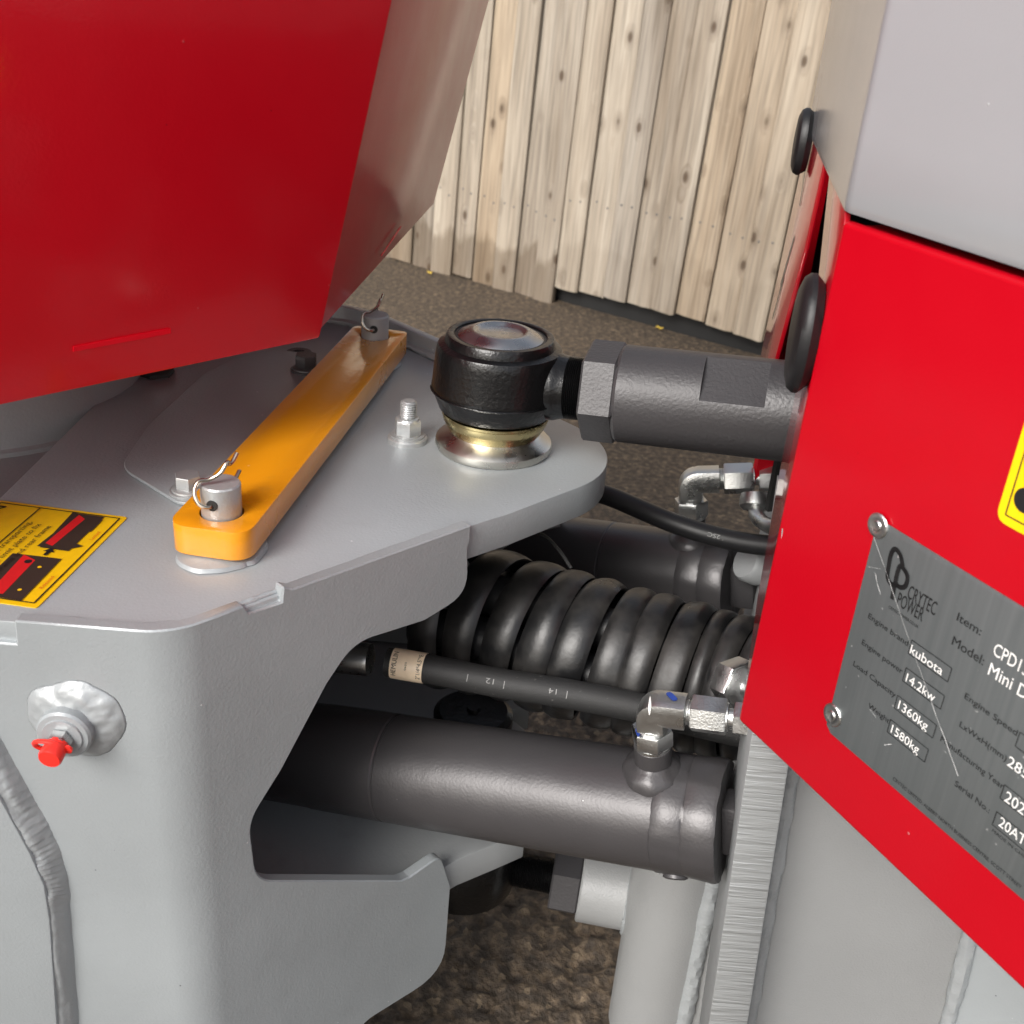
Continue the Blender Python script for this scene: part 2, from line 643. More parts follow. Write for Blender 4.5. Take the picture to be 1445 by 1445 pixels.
def tube(bm, path, rad, seg=16, cap=True, up=None):
    fr = frames(path, up)
    rings = []
    for i, (p, (x, y, t)) in enumerate(zip(path, fr)):
        r = rad(i / (len(path) - 1)) if callable(rad) else rad
        rings.append([bm.verts.new(p + (x * math.cos(2 * math.pi * k / seg) + y * math.sin(2 * math.pi * k / seg)) * r) for k in range(seg)])
    for r0, r1 in zip(rings, rings[1:]):
        for i in range(seg):
            j = (i + 1) % seg
            bm.faces.new((r0[i], r0[j], r1[j], r1[i]))
    if cap:
        bm.faces.new(rings[0])
        bm.faces.new(rings[-1])


def weld(bm, path, rad, wob=.25, step=.0024, seg=12, sd=0):
    """a weld bead: a tube laid along path whose surface steps with every drop of the torch"""
    L = 0
    dense = [path[0].copy()]
    for a, b in zip(path, path[1:]):
        n = max(1, int((b - a).length / (step / 3)))
        for k in range(1, n + 1):
            dense.append(a.lerp(b, k / n))
    fr = frames(dense)
    rings = []
    for i, (p, (x, y, t)) in enumerate(zip(dense, fr)):
        ph = (i % 3) / 3
        r0 = rad * (1 + wob * .35 * (1 - ph) + wob * noise.noise(Vector((i * .035, sd, 1.7))) * 1.2)
        if i == 0 or i == len(dense) - 1:
            r0 *= .5
        ring = []
        for k in range(seg):
            a = 2 * math.pi * k / seg
            r = r0 * (1 + wob * .6 * noise.noise(Vector((i * .12, k * .9, sd + 4))))
            ring.append(bm.verts.new(p + (x * math.cos(a) + y * math.sin(a)) * r))
        rings.append(ring)
    for r0, r1 in zip(rings, rings[1:]):
        for i in range(seg):
            j = (i + 1) % seg
            bm.faces.new((r0[i], r0[j], r1[j], r1[i]))
    bm.faces.new(rings[0])
    bm.faces.new(rings[-1])


def wobble(bm, amp, scale, sd=0.0):
    bm.normal_update()
    for v in bm.verts:
        v.co += v.normal * amp * noise.fractal(v.co * scale + Vector((sd, sd, sd)), 1.0, 2.0, 3)


# lettering: text turned to mesh faces and laid on a surface
def lettering(bm, items, slot=0):
    """items = (string, origin, xdir, ydir, cap_height, width or None, lift)"""
    for s, org, xd, yd, cap, width, lift in items:
        cu = bpy.data.curves.new("txt", 'FONT')
        cu.body = s
        cu.size = 1.0
        cu.resolution_u = 3
        ob = bpy.data.objects.new("txt", cu)
        col.objects.link(ob)
        bpy.context.view_layer.update()
        dg = bpy.context.evaluated_depsgraph_get()
        me = bpy.data.meshes.new_from_object(ob.evaluated_get(dg))
        bpy.data.objects.remove(ob)
        bpy.data.curves.remove(cu)
        if not me.vertices:
            bpy.data.meshes.remove(me)
            continue
        xs = [v.co.x for v in me.vertices]
        w0 = max(xs) - min(xs)
        sy = cap / .69
        sx = width / w0 if width else sy
        n = xd.cross(yd).normalized()
        tmp = bmesh.new()
        tmp.from_mesh(me)
        for v in tmp.verts:
            v.co = org + xd * ((v.co.x - min(xs)) * sx) + yd * (v.co.y * sy) + n * lift
        for f in tmp.faces:
            f.material_index = slot
        bpy.data.meshes.remove(me)
        join(bm, tmp)


def strip(bm, a, b, w, n, lift, slot=0):
    """thin flat printed line from a to b on a surface with normal n"""
    d = (b - a).normalized()
    s = n.cross(d).normalized() * (w / 2)
    o = n * lift
    vs = [bm.verts.new(p) for p in (a - s + o, b - s + o, b + s + o, a + s + o)]
    f = bm.faces.new(vs)
    f.material_index = slot


def patch(bm, pts, n, lift, slot=0):
    f = bm.faces.new([bm.verts.new(p + n * lift) for p in pts])
    f.material_index = slot


# ------------------------------------------------------------------ ground
def axis_steps(lo, a, b, hi, fine):
    out = []
    x = a
    step = fine
    left = []
    while x > lo:
        step *= 1.5
        x -= step
        left.append(max(x, lo))
    out = list(reversed(left))
    n = int((b - a) / fine)
    out += [a + i * fine for i in range(n + 1)]
    x = out[-1]
    step = fine
    while x < hi:
        step *= 1.5
        x += step
        out.append(min(x, hi))
    return out


bm = bmesh.new()
xs = axis_steps(-160, -.25, .75, 160, .006)
ys = axis_steps(-160, .55, 1.65, 160, .006)
grid = []
for y in ys:
    row = []
    for x in xs:
        near = max(0, 1 - max(-.25 - x, x - .75, .55 - y, y - 1.65, 0) / .2)
        h = 0
        if near > 0:
            p = Vector((x, y, 0))
            h = near * (.0050 * noise.noise(p * 45) + .0075 * noise.noise(p * 78) + .0028 * noise.noise(p * 150) + .004 * noise.noise(p * 14))
        row.append(bm.verts.new((x, y, h)))
    grid.append(row)
for r0, r1 in zip(grid, grid[1:]):
    for i in range(len(xs) - 1):
        bm.faces.new((r0[i], r0[i + 1], r1[i + 1], r1[i]))
g = obj('ground', bm, M['ground'], None, angle=180)
tag(g, kind='structure')

# ------------------------------------------------------------------ fence
fb0 = hz(560, 365, 0)
fb1 = hz(1080, 508, 0)
fd = (fb1 - fb0)
fd.z = 0
fd.normalize()
fn = Vector((fd.y, -fd.x, 0))            # towards the camera
if fn.y > 0:
    fn = -fn
fup = (Vector((0, 0, 1)) + fd * .085).normalized()
fence = thing('fence', fb0, 'weathered softwood fence of upright close boards behind the machine', 'fence')
fxl, fyl = fd, fn
fmat = Matrix((fd, fn, fup)).transposed().to_4x4()
pos = -.50
widths = []
random.seed(11)
k = 0
while pos < 1.75:
    w = random.uniform(.062, .088)
    base = 0.0 if pos < .60 else .055
    base += random.uniform(-.006, .006)
    if .52 < pos < .60:
        base = -.01
    bm = bmesh.new()
    hh = 1.75
    proud = (0, .009, .003, .013, .006)[k % 5] + random.uniform(-.002, .002)
    t = .010
    lean = random.uniform(-.006, .006)
    # board with eased long edges and a slightly cupped face, in its own frame (x across, y out, z up)
    prof = [(-w / 2, -t), (-w / 2, t - .004), (-w / 2 + .006, t), (-w * .2, t + .0012), (w * .2, t + .0012), (w / 2 - .006, t), (w / 2, t - .004), (w / 2, -t)]
    rows = []
    nz = 14
    for i in range(nz + 1):
        z = hh * i / nz
        wob = .0016 * noise.noise(Vector((k * 3.1, z * 2.3, .3)))
        zz = z + (random.uniform(-.002, .002) if i == 0 else 0)
        rows.append([bm.verts.new((x + wob + lean * z, y + .5 * wob, zz + (x * random.uniform(-.06, .06) if i == 0 else 0))) for x, y in prof])
    for a, b in zip(rows, rows[1:]):
        for i in range(len(prof)):
            j = (i + 1) % len(prof)
            bm.faces.new((a[i], a[j], b[j], b[i]))
    bm.faces.new(rows[0])
    bm.faces.new(rows[-1])
    o = obj('board', bm, M['wood'] if pos < .60 else M['wood_clean'], None, angle=30)
    o.parent = fence
    mw = fmat.copy()
    mw.translation = fd * (pos + w / 2) + fn * proud + Vector((0, 0, base))
    o.matrix_local = mw
    for zn in (.25, .95):
        for xn in (-w * .22, w * .22):
            bn_ = bmesh.new()
            lathe(bn_, [(.0030, 0), (.0030, .0006), (.0018, .0012), (.0003, .0013)], Vector((xn + lean * zn, t + .0008, zn + random.uniform(-.008, .008))), Vector((0, 1, 0)), 8)
            no = obj('nail', bn_, M['dark_bolt'], None)
            no.parent = o
    pos += w + random.uniform(.0022, .0042)
    k += 1
bm = bmesh.new()  # near-black plank added in place of the shade under the raised boards
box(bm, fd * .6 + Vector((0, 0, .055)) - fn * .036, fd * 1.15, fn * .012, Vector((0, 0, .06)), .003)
o = obj('shade_board', bm, M['void'], None)
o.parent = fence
# rails behind the boards
for zr in (.25, .95, 1.55):
    bm = bmesh.new()
    box(bm, fd * .6 + fup * zr - fn * .042, fd * 1.15, fn * .018, fup * .04, .003)
    o = obj('rail', bm, M['wood'], None)
    o.parent = fence

for (px, py, s, lab) in ((606, 386, .011, 'yellow fallen leaf at the foot of the fence, beside the red skip'), (930, 464, .010, 'yellow fallen leaf in front of the raised boards of the fence')):
    p = hz(px, py, .004)
    bm = bmesh.new()
    a = random.uniform(0, 6)
    ring = []
    for i in range(9):
        t = 2 * math.pi * i / 9
        rr = s * (1 + .3 * math.cos(2 * t))
        ring.append(bm.verts.new(p + Vector((math.cos(t + a) * rr, math.sin(t + a) * rr * .7, .004 + .003 * math.sin(3 * t)))))
    c0 = bm.verts.new(p + Vector((0, 0, .002)))
    for i in range(9):
        bm.faces.new((c0, ring[i], ring[(i + 1) % 9]))
    o = obj('fallen_leaf', bm, M['leaf'])
    tag(o, lab, 'leaf', 'yellow leaves on the asphalt')

# ------------------------------------------------------------------ front frame (grey, left)
ZT = .565                     # upper face of the top plate
YM = .760                     # the machine's centre line
S = Vector((-.019, .763, ZT))  # ball joint
front = thing('front_frame', Vector((-.15, .62, 0)), 'grey painted welded front chassis with thick rounded top plate', 'machine frame')


def mirror(p):
    return Vector((p.x, 2 * YM - p.y, p.z))


def plate_outline(z, near):
    return [Vector((x, y, z)) for x, y in near]


near_half = [(-.325, .4845), (-.19, .4845), (-.172, .489), (-.1585, .4995), (-.0275, .632)]
for (x, y) in ((720, 724), (770, 705)):
    p = hz(x, y, ZT)
    near_half.append((p.x, p.y))
# rounded nose, tangent to the last straight edge
cx, cy, cr = -.012, .76, .080
ex, ey = near_half[-1][0] - cx, near_half[-1][1] - cy
a_start = math.atan2(ey, ex) + math.acos(min(1, cr / math.hypot(ex, ey)))
for i in range(19):
    a = a_start + (0 - a_start) * i / 18
    near_half.append((cx + cr * math.cos(a), cy + cr * math.sin(a)))
half = [Vector((x, y, ZT)) for x, y in near_half]
outline = half + [mirror(p) for p in reversed(half[:-1])]
bm = bmesh.new()
prism(bm, outline, Vector((0, 0, -.025)), .0012)
top_plate = obj('top_plate', bm, M['grey'], front)

# bent side plate
PL = Vector((-.173, .481, ZT))
NL = Vector((0, -1, 0))
E45 = Vector((1, 1, 0)).normalized()
NR = Vector((1, -1, 0)).normalized()


def hL(x, y):
    return hp(x, y, PL, NL)


def hR(x, y):
    return hp(x, y, PL, NR)


def right_coords(p):
    return (p - PL).dot(E45), p.z


RF = .042
tl = RF * math.tan(R(22.5))


def side_plate(flip=False):
    bm = bmesh.new()
    # left face: rectangle with a step in its top edge
    zt = ZT + .003
    zl = ZT - .012
    xs0 = -.2555
    zb = .02

    def left_pt(x, z):
        return Vector((x, PL.y, z))
    lf = [left_pt(-.46, zb), left_pt(-.46, zl), left_pt(xs0, zl), left_pt(xs0 + .0008, zt), left_pt(PL.x - tl, zt), left_pt(PL.x - tl, zb)]
    bm.faces.new([bm.verts.new(p) for p in lf])
    # bend: centre lies inside
    cen = Vector((PL.x - tl, PL.y + RF, 0))
    prev = None
    n = 10
    for i in range(n + 1):
        a = R(45) * i / n
        x = cen.x + RF * math.sin(a)
        y = cen.y - RF * math.cos(a)
        cur = (bm.verts.new((x, y, zb)), bm.verts.new((x, y, zt)))
        if prev:
            bm.faces.new((prev[0], cur[0], cur[1], prev[1]))
        prev = cur
    # right face, traced round its cut-outs
    def rp(s, z):
        q = PL + E45 * s
        return Vector((q.x, q.y, z))
    s1 = tl
    pts = [(rp(s1, zb), 0), (rp(s1, zt), 0)]

    def add(px, py, r=0.0):
        pts.append((hR(px, py), r))
    notch = [(345, 866), (352, 879), (398, 856), (400, 838), (414, 848)]
    sn = [right_coords(hR(px, py))[0] for px, py in notch]
    pts.append((rp(sn[0], zt), 0))
    pts.append((rp(sn[1], zt - .0055), 0))
    pts.append((rp(sn[2], zt - .006), 0))
    pts.append((rp(sn[3], zt + .0035), 0))
    pts.append((rp(sn[4], zt), 0))
    se = right_coords(hR(665, 745))[0]
    pts.append((rp(se, zt), 0))
    pts.append((rp(se - .0004, zt - .012), 0))
    pts.append((rp(se - .0018, zt - .016), 0))
    add(661, 838, .020)
    add(600, 876, .02)
    add(500, 908, .03)
    add(462, 965, .01)
    add(398, 1086, .02)
    add(352, 1160, .03)
    add(362, 1243, .028)
    add(566, 1243, 0)
    add(578, 1238, .002)
    add(622, 1207, .010)
    add(636, 1250, .012)
    add(627, 1372, .030)
    add(505, 1448, .02)
    q = right_coords(hR(440, 1490))
    pts.append((rp(q[0], zb), 0))
    poly = round_poly([p for p, r in pts], [r for p, r in pts], 6)
    fs = bm.faces.new([bm.verts.new(p) for p in poly])
    bmesh.ops.remove_doubles(bm, verts=bm.verts, dist=1e-5)
    bmesh.ops.recalc_face_normals(bm, faces=bm.faces)
    # outside must look at the camera side
    for f in bm.faces:
        if abs(f.normal.y) > .95:
            if f.normal.y > 0:
                for ff in bm.faces:
                    ff.normal_flip()
            break
    bmesh.ops.solidify(bm, geom=bm.faces[:], thickness=.0085)
    return bm


bm = side_plate()
# make sure the thickness went inwards
ymin = min(v.co.y for v in bm.verts)
if ymin < PL.y - .004:
    bm.free()
    bm = side_plate()
    for v in bm.verts:
        pass
bevel_all(bm, .0009, 1, 60)
obj('side_plate', bm, M['grey'], front)

# the far side plate, mirror image but plain, standing proud of the top plate as a rim
bm = bmesh.new()
zr = ZT + .017
path = [Vector((-.46, 1.036, 0)), Vector((-.19, 1.036, 0)), Vector((-.165, 1.030, 0)), Vector((-.135, 1.012, 0)), Vector((-.062, .94, 0))]
path2 = smooth_path(path[1:4], 6)
path = [path[0]] + path2 + [path[4]]
outer = [p.copy() for p in path]
fr = frames(outer)
inner = []
for p, (x, y, t) in zip(outer, fr):
    nrm = Vector((t.y, -t.x, 0))
    inner.append(p + nrm * .009)
loop = outer + list(reversed(inner))
prism(bm, [Vector((p.x, p.y, .20)) for p in loop], Vector((0, 0, zr - .20)), .0008)
obj('side_plate', bm, M['grey'], front)

# weld running along the far rim
bm = bmesh.new()
weld(bm, [Vector((p.x, p.y, ZT + .002)) for p in inner[1:]], .0035, sd=3)
obj('weld_bead', bm, M['grey_rough'], front)

# lower plate
ZL = .270
low = []
for (x, y) in near_half[:5]:
    low.append((x, y + (.006 if y < .5 else .004)))
low[-1] = (-.020, .640)
for (x, y) in ((700, 1191), (742, 1173)):
    p = hz(x, y, ZL)
    low.append((p.x, p.y))
a_start = R(-60)
for i in range(13):
    a = a_start + (0 - a_start) * i / 12
    low.append((-.036 + .078 * math.cos(a), .76 + .078 * math.sin(a)))
hl = [Vector((x, y, ZL)) for x, y in low]
bm = bmesh.new()
prism(bm, hl + [mirror(p) for p in reversed(hl[:-1])], Vector((0, 0, -.028)), .0012)
obj('lower_plate', bm, M['grey_deck'], front)

# closing plates inside: end wall towards the skip
bm = bmesh.new()
box(bm, Vector((-.318, YM, .404)), Vector((.006, 0, 0)), Vector((0, .262, 0)), Vector((0, 0, .134)))
obj('end_wall', bm, M['grey_deck'], front)
# a low web with a joint line, seen behind the hose
bm = bmesh.new()
box(bm, Vector((-.19, .93, .372)), Vector((.118, 0, 0)), Vector((0, .005, 0)), Vector((0, 0, .10)))
box(bm, Vector((-.012, .93, .372)), Vector((.058, 0, 0)), Vector((0, .005, 0)), Vector((0, 0, .10)))
obj('web_plate', bm, M['grey_deck'], front)
# stud cap of the lower joint on the lower plate
bm = bmesh.new()
c = Vector((S.x, S.y, ZL))
lathe(bm, [(.030, 0), (.030, .012), (.026, .013), (.026, .034), (.034, .036), (.034, .046), (.029, .050), (.006, .050), (.005, .053), (.001, .053)], c, Vector((0, 0, 1)), 36)
obj('stud_nut', bm, M['black_gloss'], front)

# deck left of the top plate, a step lower, and what stands on it
bm = bmesh.new()
box(bm, Vector((-.47, .76, .535)), Vector((.146, 0, 0)), Vector((0, .275, 0)), Vector((0, 0, .006)), .001)
obj('deck_plate', bm, M['grey_deck'], front)
# left gusset welded on the near face
gp = [hp(px, py, Vector((0, .469, 0)), NL) for px, py in ((-160, 930), (-60, 1035), (0, 1128), (42, 1205), (62, 1250), (70, 1300), (80, 1445), (86, 1560), (-160, 1560))]
bm = bmesh.new()
prism(bm, gp, Vector((0, .012, 0)), .0012)
obj('gusset_plate', bm, M['grey'], front)
bm = bmesh.new()
ga = smooth_path([hp(px, py, Vector((0, .4695, 0)), NL) for px, py in ((-165, 925), (-62, 1032), (-2, 1124), (40, 1200), (60, 1247), (69, 1300), (79, 1445), (85, 1560))], 44)
gb = smooth_path([hp(px, py, Vector((0, .4808, 0)), NL) for px, py in ((-135, 885), (-28, 995), (34, 1100), (77, 1180), (97, 1240), (102, 1300), (112, 1445), (118, 1560))], 44)
rows = []
for i_, (pa_, pb_) in enumerate(zip(ga, gb)):
    row = []
    for k_ in range(9):
        q_ = k_ / 8
        p_ = pa_.lerp(pb_, q_)
        arc_ = i_ / 6.0 + .55 * math.sin(q_ * math.pi) + .25 * noise.noise(Vector((i_ * .05, 0, 8)))
        p_.y += .0012 - .0020 * math.sin(q_ * math.pi) - .0006 * math.sin(q_ * math.pi) * (arc_ % 1.0) + .0016 * noise.noise(Vector((i_ * .06, q_ * 2.5, 2))) + .0005 * noise.noise(Vector((i_ * .4, q_ * 6, 7)))
        if k_ == 8:
            p_ = p_ + (pb_ - pa_).normalized() * .0015 * noise.noise(Vector((i_ * .2, 3, 3)))
        row.append(bm.verts.new(p_))
    rows.append(row)
for r0, r1 in zip(rows, rows[1:]):
    for k_ in range(8):
        bm.faces.new((r0[k_], r0[k_ + 1], r1[k_ + 1], r1[k_]))
obj('weld_bead', bm, M['grey_rough'], front, angle=180)
# joint line between the proud side plate and the top plate: a thin run of paint-filled weld
bm = bmesh.new()
pth = [Vector((x, y + .0085, ZT + .0004)) for x, y in ((-.25, .481), (-.19, .481), (-.172, .4865), (-.158, .497), (-.128, .5275))]
weld(bm, pth, .0016, sd=12)
pth = [PL + E45 * s - NR * .0085 + Vector((0, 0, .0004)) for s in (.085, .205)]
weld(bm, pth, .0016, sd=15)
obj('weld_bead', bm, M['grey'], front)

# boss with grease nipple and red cap
bc = hL(108, 1012)
bm = bmesh.new()
ring = 96
prof = [(.0272 - .0009 * i - .00004 * i * i, -.0062 * math.sin(min(1, i / 13) * math.pi / 2)) for i in range(15)]
lathe(bm, [(r, -h) for r, h in prof], bc, Vector((0, -1, 0)), ring)
for v in bm.verts:
    d = v.co - bc
    a = math.atan2(d.z, d.x)
    k = 1 + .12 * noise.noise(Vector((math.cos(a) * 1.4, math.sin(a) * 1.4, 3))) + .02 * noise.noise(Vector((math.cos(a) * 6, math.sin(a) * 6, 1)))
    lump = .0012 * noise.noise(Vector((d.x * 150, d.z * 150, 2))) + .0004 * noise.noise(Vector((d.x * 420, d.z * 420, 5)))
    v.co = bc + Vector((d.x * k * 1.02, d.y - lump * min(1, abs(d.y) / .003), d.z * k * .92))
obj('weld_blob', bm, M['grey_rough'], front, angle=180)
bd = hL(101, 1019) + Vector((0, -.001, 0))
bm = bmesh.new()
lathe(bm, [(.0150, 0), (.0150, .010), (.0138, .0115), (.0112, .0117), (.0108, .0128), (.001, .0128)], bd, Vector((0, -1, 0)), 40)
boss = obj('grease_boss', bm, M['grey'], front)
bm = bmesh.new()
ax = Vector((-.06, -1, -.16)).normalized()
b0 = bd + Vector((0, -.0125, 0))
hexprism(bm, b0, ax, .0115, .006)
lathe(bm, [(.0035, .006), (.0035, .009)], b0, ax, 16)
obj('grease_nipple', bm, M['steel'], boss)
bm = bmesh.new()
lathe(bm, [(.0048, .0045), (.0060, .0050), (.0058, .0078), (.0062, .0082), (.0064, .0142), (.0057, .0156), (.0008, .0158)], b0, ax, 24)
x, y, _ = basis(ax)
loop = [b0 + ax * .0068 + (x * math.cos(t) * .0085 + y * math.sin(t) * .0060) + ax * .002 * math.sin(t) - x * .0035 for t in [2 * math.pi * i / 24 for i in range(25)]]
tube(bm, loop, .0013, 8)
lathe(bm, [(.0008, 0), (.0026, .0004), (.0026, .0018), (.0008, .002)], b0 + ax * .0062 + x * .0065, ax, 14)
obj('red_cap', bm, M['red_cap'], boss)

# access cover on the top plate, with its two bolts
cv = [hz(px, py, ZT + .003) for px, py in ((258, 700), (205, 676), (186, 645), (214, 598), (300, 545), (372, 508), (440, 470), (480, 520), (430, 560), (300, 690))]
cvn = [Vector((-.214, .628, 0)), Vector((-.2665, .672, 0)), Vector((-.271, .745, 0)), Vector((-.262, .86, 0)), Vector((-.235, .93, 0)), Vector((-.150, .925, 0)), Vector((-.150, .66, 0)), Vector((-.180, .628, 0))]
poly = round_poly([Vector((p.x, p.y, ZT + .0006)) for p in cvn], [.012, .035, .05, .05, .03, .02, .02, .02], 7)
bm = bmesh.new()
prism(bm, poly, Vector((0, 0, .0026)), .0008)
obj('access_cover', bm, M['grey'], front)


def hex_bolt(p, material, flange=.0115, af=.0150, h=.0085, rot=0.0, washer=True):
    bm = bmesh.new()
    z = Vector((0, 0, 1))
    lathe(bm, [(flange * .93, .0018), (flange * .90, .0030), (af * .52, .0045)], p, z, 32)
    hexprism(bm, p + z * .004, z, af, h, phase=rot)
    o = obj('hex_bolt', bm, material, front)
    if washer:
        bm = bmesh.new()
        lathe(bm, [(flange * 1.05, 0), (flange * 1.05, .0016), (flange * .95, .0019), (.004, .0019)], p, z, 32)
        obj('washer', bm, material, o)
    return o


hex_bolt(hz(266, 694, ZT + .003), M['silver_paint'], rot=.35)
b2 = hex_bolt(hz(432, 523, ZT + .003), M['dark_bolt'], flange=.0125, af=.0165, h=.0105, rot=.1)
bm = bmesh.new()
p = hz(422, 499, ZT + .0002)
lathe(bm, [(.0055, .0), (.0055, .002), (.0108, .002), (.0112, .0015), (.0112, 0), (.0055, .0)], p, Vector((0, 0, 1)), 32, cap=False)
obj('loose_washer', bm, M['dark_bolt'], front)
# bolt hidden behind the skip on the deck
hexb = bmesh.new()
hexprism(hexb, hz(222, 548, .552), Vector((0, 0, 1)), .026, .016)
lathe(hexb, [(.018, -.003), (.018, .001)], hz(222, 548, .552), Vector((0, 0, 1)), 24)
obj('hex_bolt', hexb, M['void'], front)

# stud with nut and washer
p = hz(575, 622, ZT)
z = Vector((0, 0, 1))
bm = bmesh.new()
hexprism(bm, p + z * .0062, z, .0180, .0115, phase=.25)
lathe(bm, [(.0098, .0055), (.0098, .0068)], p, z, 32)
lathe(bm, [(.0092, .0168), (.0080, .0190), (.0062, .0195)], p, z, 32)
nut = obj('stud_nut', bm, M['silver_paint'], front)
bm = bmesh.new()
lathe(bm, [(.0148, .0), (.0148, .0032), (.0138, .0042), (.006, .0042)], p, z, 40)
lathe(bm, [(.0125, .0040), (.0125, .0056), (.006, .0057)], p, z, 40)
obj('washer', bm, M['silver_paint'], nut)
bm = bmesh.new()
prof = [(.0052, .015)]
h = .018
while h < .0305:
    prof += [(.0056, h), (.0063, h + .0008)]
    h += .0017
prof += [(.0056, .0312), (.0046, .0322), (.001, .0323)]
lathe(bm, prof, p, z, 28)
obj('threaded_stud', bm, M['silver_paint'], nut)

# weld pads where the lock pins stand on the plate
ZB0, ZB1 = ZT + .0062, ZT + .0245
pin_n = hz(313, 722, ZB1)
pin_f = hz(529, 474, ZB1)


def lock_pin(p, shade):
    bm = bmesh.new()
    q = Vector((p.x, p.y, ZT))
    lathe(bm, [(.0118, .0015), (.0118, .0430), (.0110, .0440), (.001, .0442)], q, z, 44)
    # cross hole for the clip: a dark bore shown as a recessed ring on both sides
    o = obj('lock_pin', bm, shade, front)
    return o


pn = lock_pin(pin_n, M['silver_paint'])
pf = lock_pin(pin_f, M['grey_deck'])
pad_n = hz(308, 778, ZT)
for pin, prt, sc in ((pad_n, pn, .95), (pin_n, pn, 1.0), (pin_f, pf, .9)):
    bm = bmesh.new()
    q = Vector((pin.x, pin.y, ZT + .0005))
    lathe(bm, [(.026 * sc, 0), (.025 * sc, .0025), (.020 * sc, .0042), (.014 * sc, .0052), (.0118, .0055), (.002, .0056)], q, z, 48)
    for v in bm.verts:
        d = v.co - q
        a = math.atan2(d.y, d.x)
        k = 1 + .12 * noise.noise(Vector((math.cos(a) * 2, math.sin(a) * 2, sc * 9))) + .10 * math.cos(a - 4.9)
        v.co = q + Vector((d.x * k, d.y * k, d.z))
    obj('weld_pad', bm, M['grey_rough'], prt)


# holes through the pins: short dark bores set in the pin's side
def bore(pin, parent, dirv, r=.0034):
    bm = bmesh.new()
    d = dirv.normalized()
    c = Vector((pin.x, pin.y, ZB1 + .0095))
    lathe(bm, [(r, 0), (r, .0024)], c + d * .0098, d, 20)
    o = obj('clip_hole', bm, M['void'], parent)
    return o


dn = Vector((-.18, -1, 0)).normalized()
bore(pin_n, pn, dn)
dfv = Vector((.05, -1, 0)).normalized()
bore(pin_f, pf, dfv)

# ------------------------------------------------------------------ warning sticker on the top plate
zd = ZT + .0006
dc = [hz(px, py, zd) for px, py in ((180, 730), (52, 858), (-60, 838), (14, 710))]
nz_ = Vector((0, 0, 1))
q_tr = hz(180, 730, zd)
q_br = hz(52, 858, zd)
q_tl = hz(20, 710, zd)
dirx = (q_tr - q_br).normalized()             # reading direction
diry = Vector((-dirx.y, dirx.x, 0))           # up the sticker
H_D = .085
L_D = (q_tr - q_br).length
pts = [q_br - dirx * .03, q_tr, q_tr + diry * H_D, q_br - dirx * .03 + diry * H_D]
pts = [q_br, q_tr, q_tr + diry * H_D, q_br + diry * H_D]
bm = bmesh.new()
prism(bm, round_poly([p + Vector((0, 0, -.0004)) for p in pts], .002, 3), Vector((0, 0, .0005)))
for f in bm.faces:
    f.material_index = 0
L0 = .0006
edge = .0035
ib = [q_br + dirx * edge + diry * edge, q_tr - dirx * edge + diry * edge, q_tr - dirx * edge + diry * (H_D - edge), q_br + dirx * edge + diry * (H_D - edge)]
for a, b in zip(ib, ib[1:] + ib[:1]):
    strip(bm, a, b, .0009, nz_, L0, 1)


def dpt(px, py):
    return hz(px, py, zd)


def duv(px, py):
    p = dpt(px, py) - q_br
    return p.dot(dirx), p.dot(diry)


def dq(u, v):
    return q_br + dirx * u + diry * v


# header rule
u1, v1 = duv(52, 722)
strip(bm, dq(edge, v1), dq(L_D - edge, v1), .0009, nz_, L0, 1)
# two pictures
def drect(u0, v0, u1, v1, lift, slot):
    patch(bm, [dq(u0, v0), dq(u1, v0), dq(u1, v1), dq(u0, v1)], nz_, lift, slot)


ub, vb = duv(145, 728)
uc, vc = duv(90, 778)
ud, vd = duv(54, 757)
drect(uc, vb - .002, ub - .002, vd * .5 + vb * .5 + .004, L0, 2)
pa = [duv(*q) for q in ((103, 724), (145, 735), (128, 752), (106, 745), (98, 765), (118, 772), (92, 777), (52, 772), (75, 754))]
patch(bm, [dq(*q) for q in pa], nz_, L0 + .0001, 2)
pa = [duv(*q) for q in ((112, 728), (120, 734), (74, 772), (64, 768))]
patch(bm, [dq(*q) for q in pa], nz_, L0 + .0002, 3)
pa = [duv(*q) for q in ((18, 782), (87, 790), (30, 849), (-40, 838))]
patch(bm, [dq(*q) for q in pa], nz_, L0 + .0001, 2)
pa = [duv(*q) for q in ((34, 784), (50, 792), (4, 840), (-14, 836))]
patch(bm, [dq(*q) for q in pa], nz_, L0 + .0002, 3)
for (px, py) in ((40, 794),):
    c0 = dpt(px, py)
    patch(bm, [c0 + dirx * .0022 * math.cos(t) + diry * .0022 * math.sin(t) for t in [i * .5236 for i in range(12)]], nz_, L0 + .0003, 1)
for (px, py) in ((56, 802), (28, 834)):
    c0 = dpt(px, py)
    patch(bm, [c0 + dirx * .0012 * math.cos(t) + diry * .0012 * math.sin(t) for t in [i * .5236 for i in range(12)]], nz_, L0 + .0003, 0)
# arrow
a0, a1 = dpt(63, 785), dpt(74, 775)
da = (a1 - a0).normalized()
sa = Vector((-da.y, da.x, 0))
strip(bm, a0, a1 - da * .003, .0022, nz_, L0 + .0002, 1)
patch(bm, [a1, a1 - da * .0045 - sa * .0035, a1 - da * .0045 + sa * .0035], nz_, L0 + .0003, 1)


def dtext(s, p0, p1, cap, slot, left_extra=''):
    a = dpt(*p0)
    b = dpt(*p1)
    u0, v0 = (a - q_br).dot(dirx), (b - q_br).dot(diry)
    w = (b - a).dot(dirx)
    lettering(bm, [(s, dq(u0, v0), dirx, diry, cap, w, L0 + .0001)], slot)


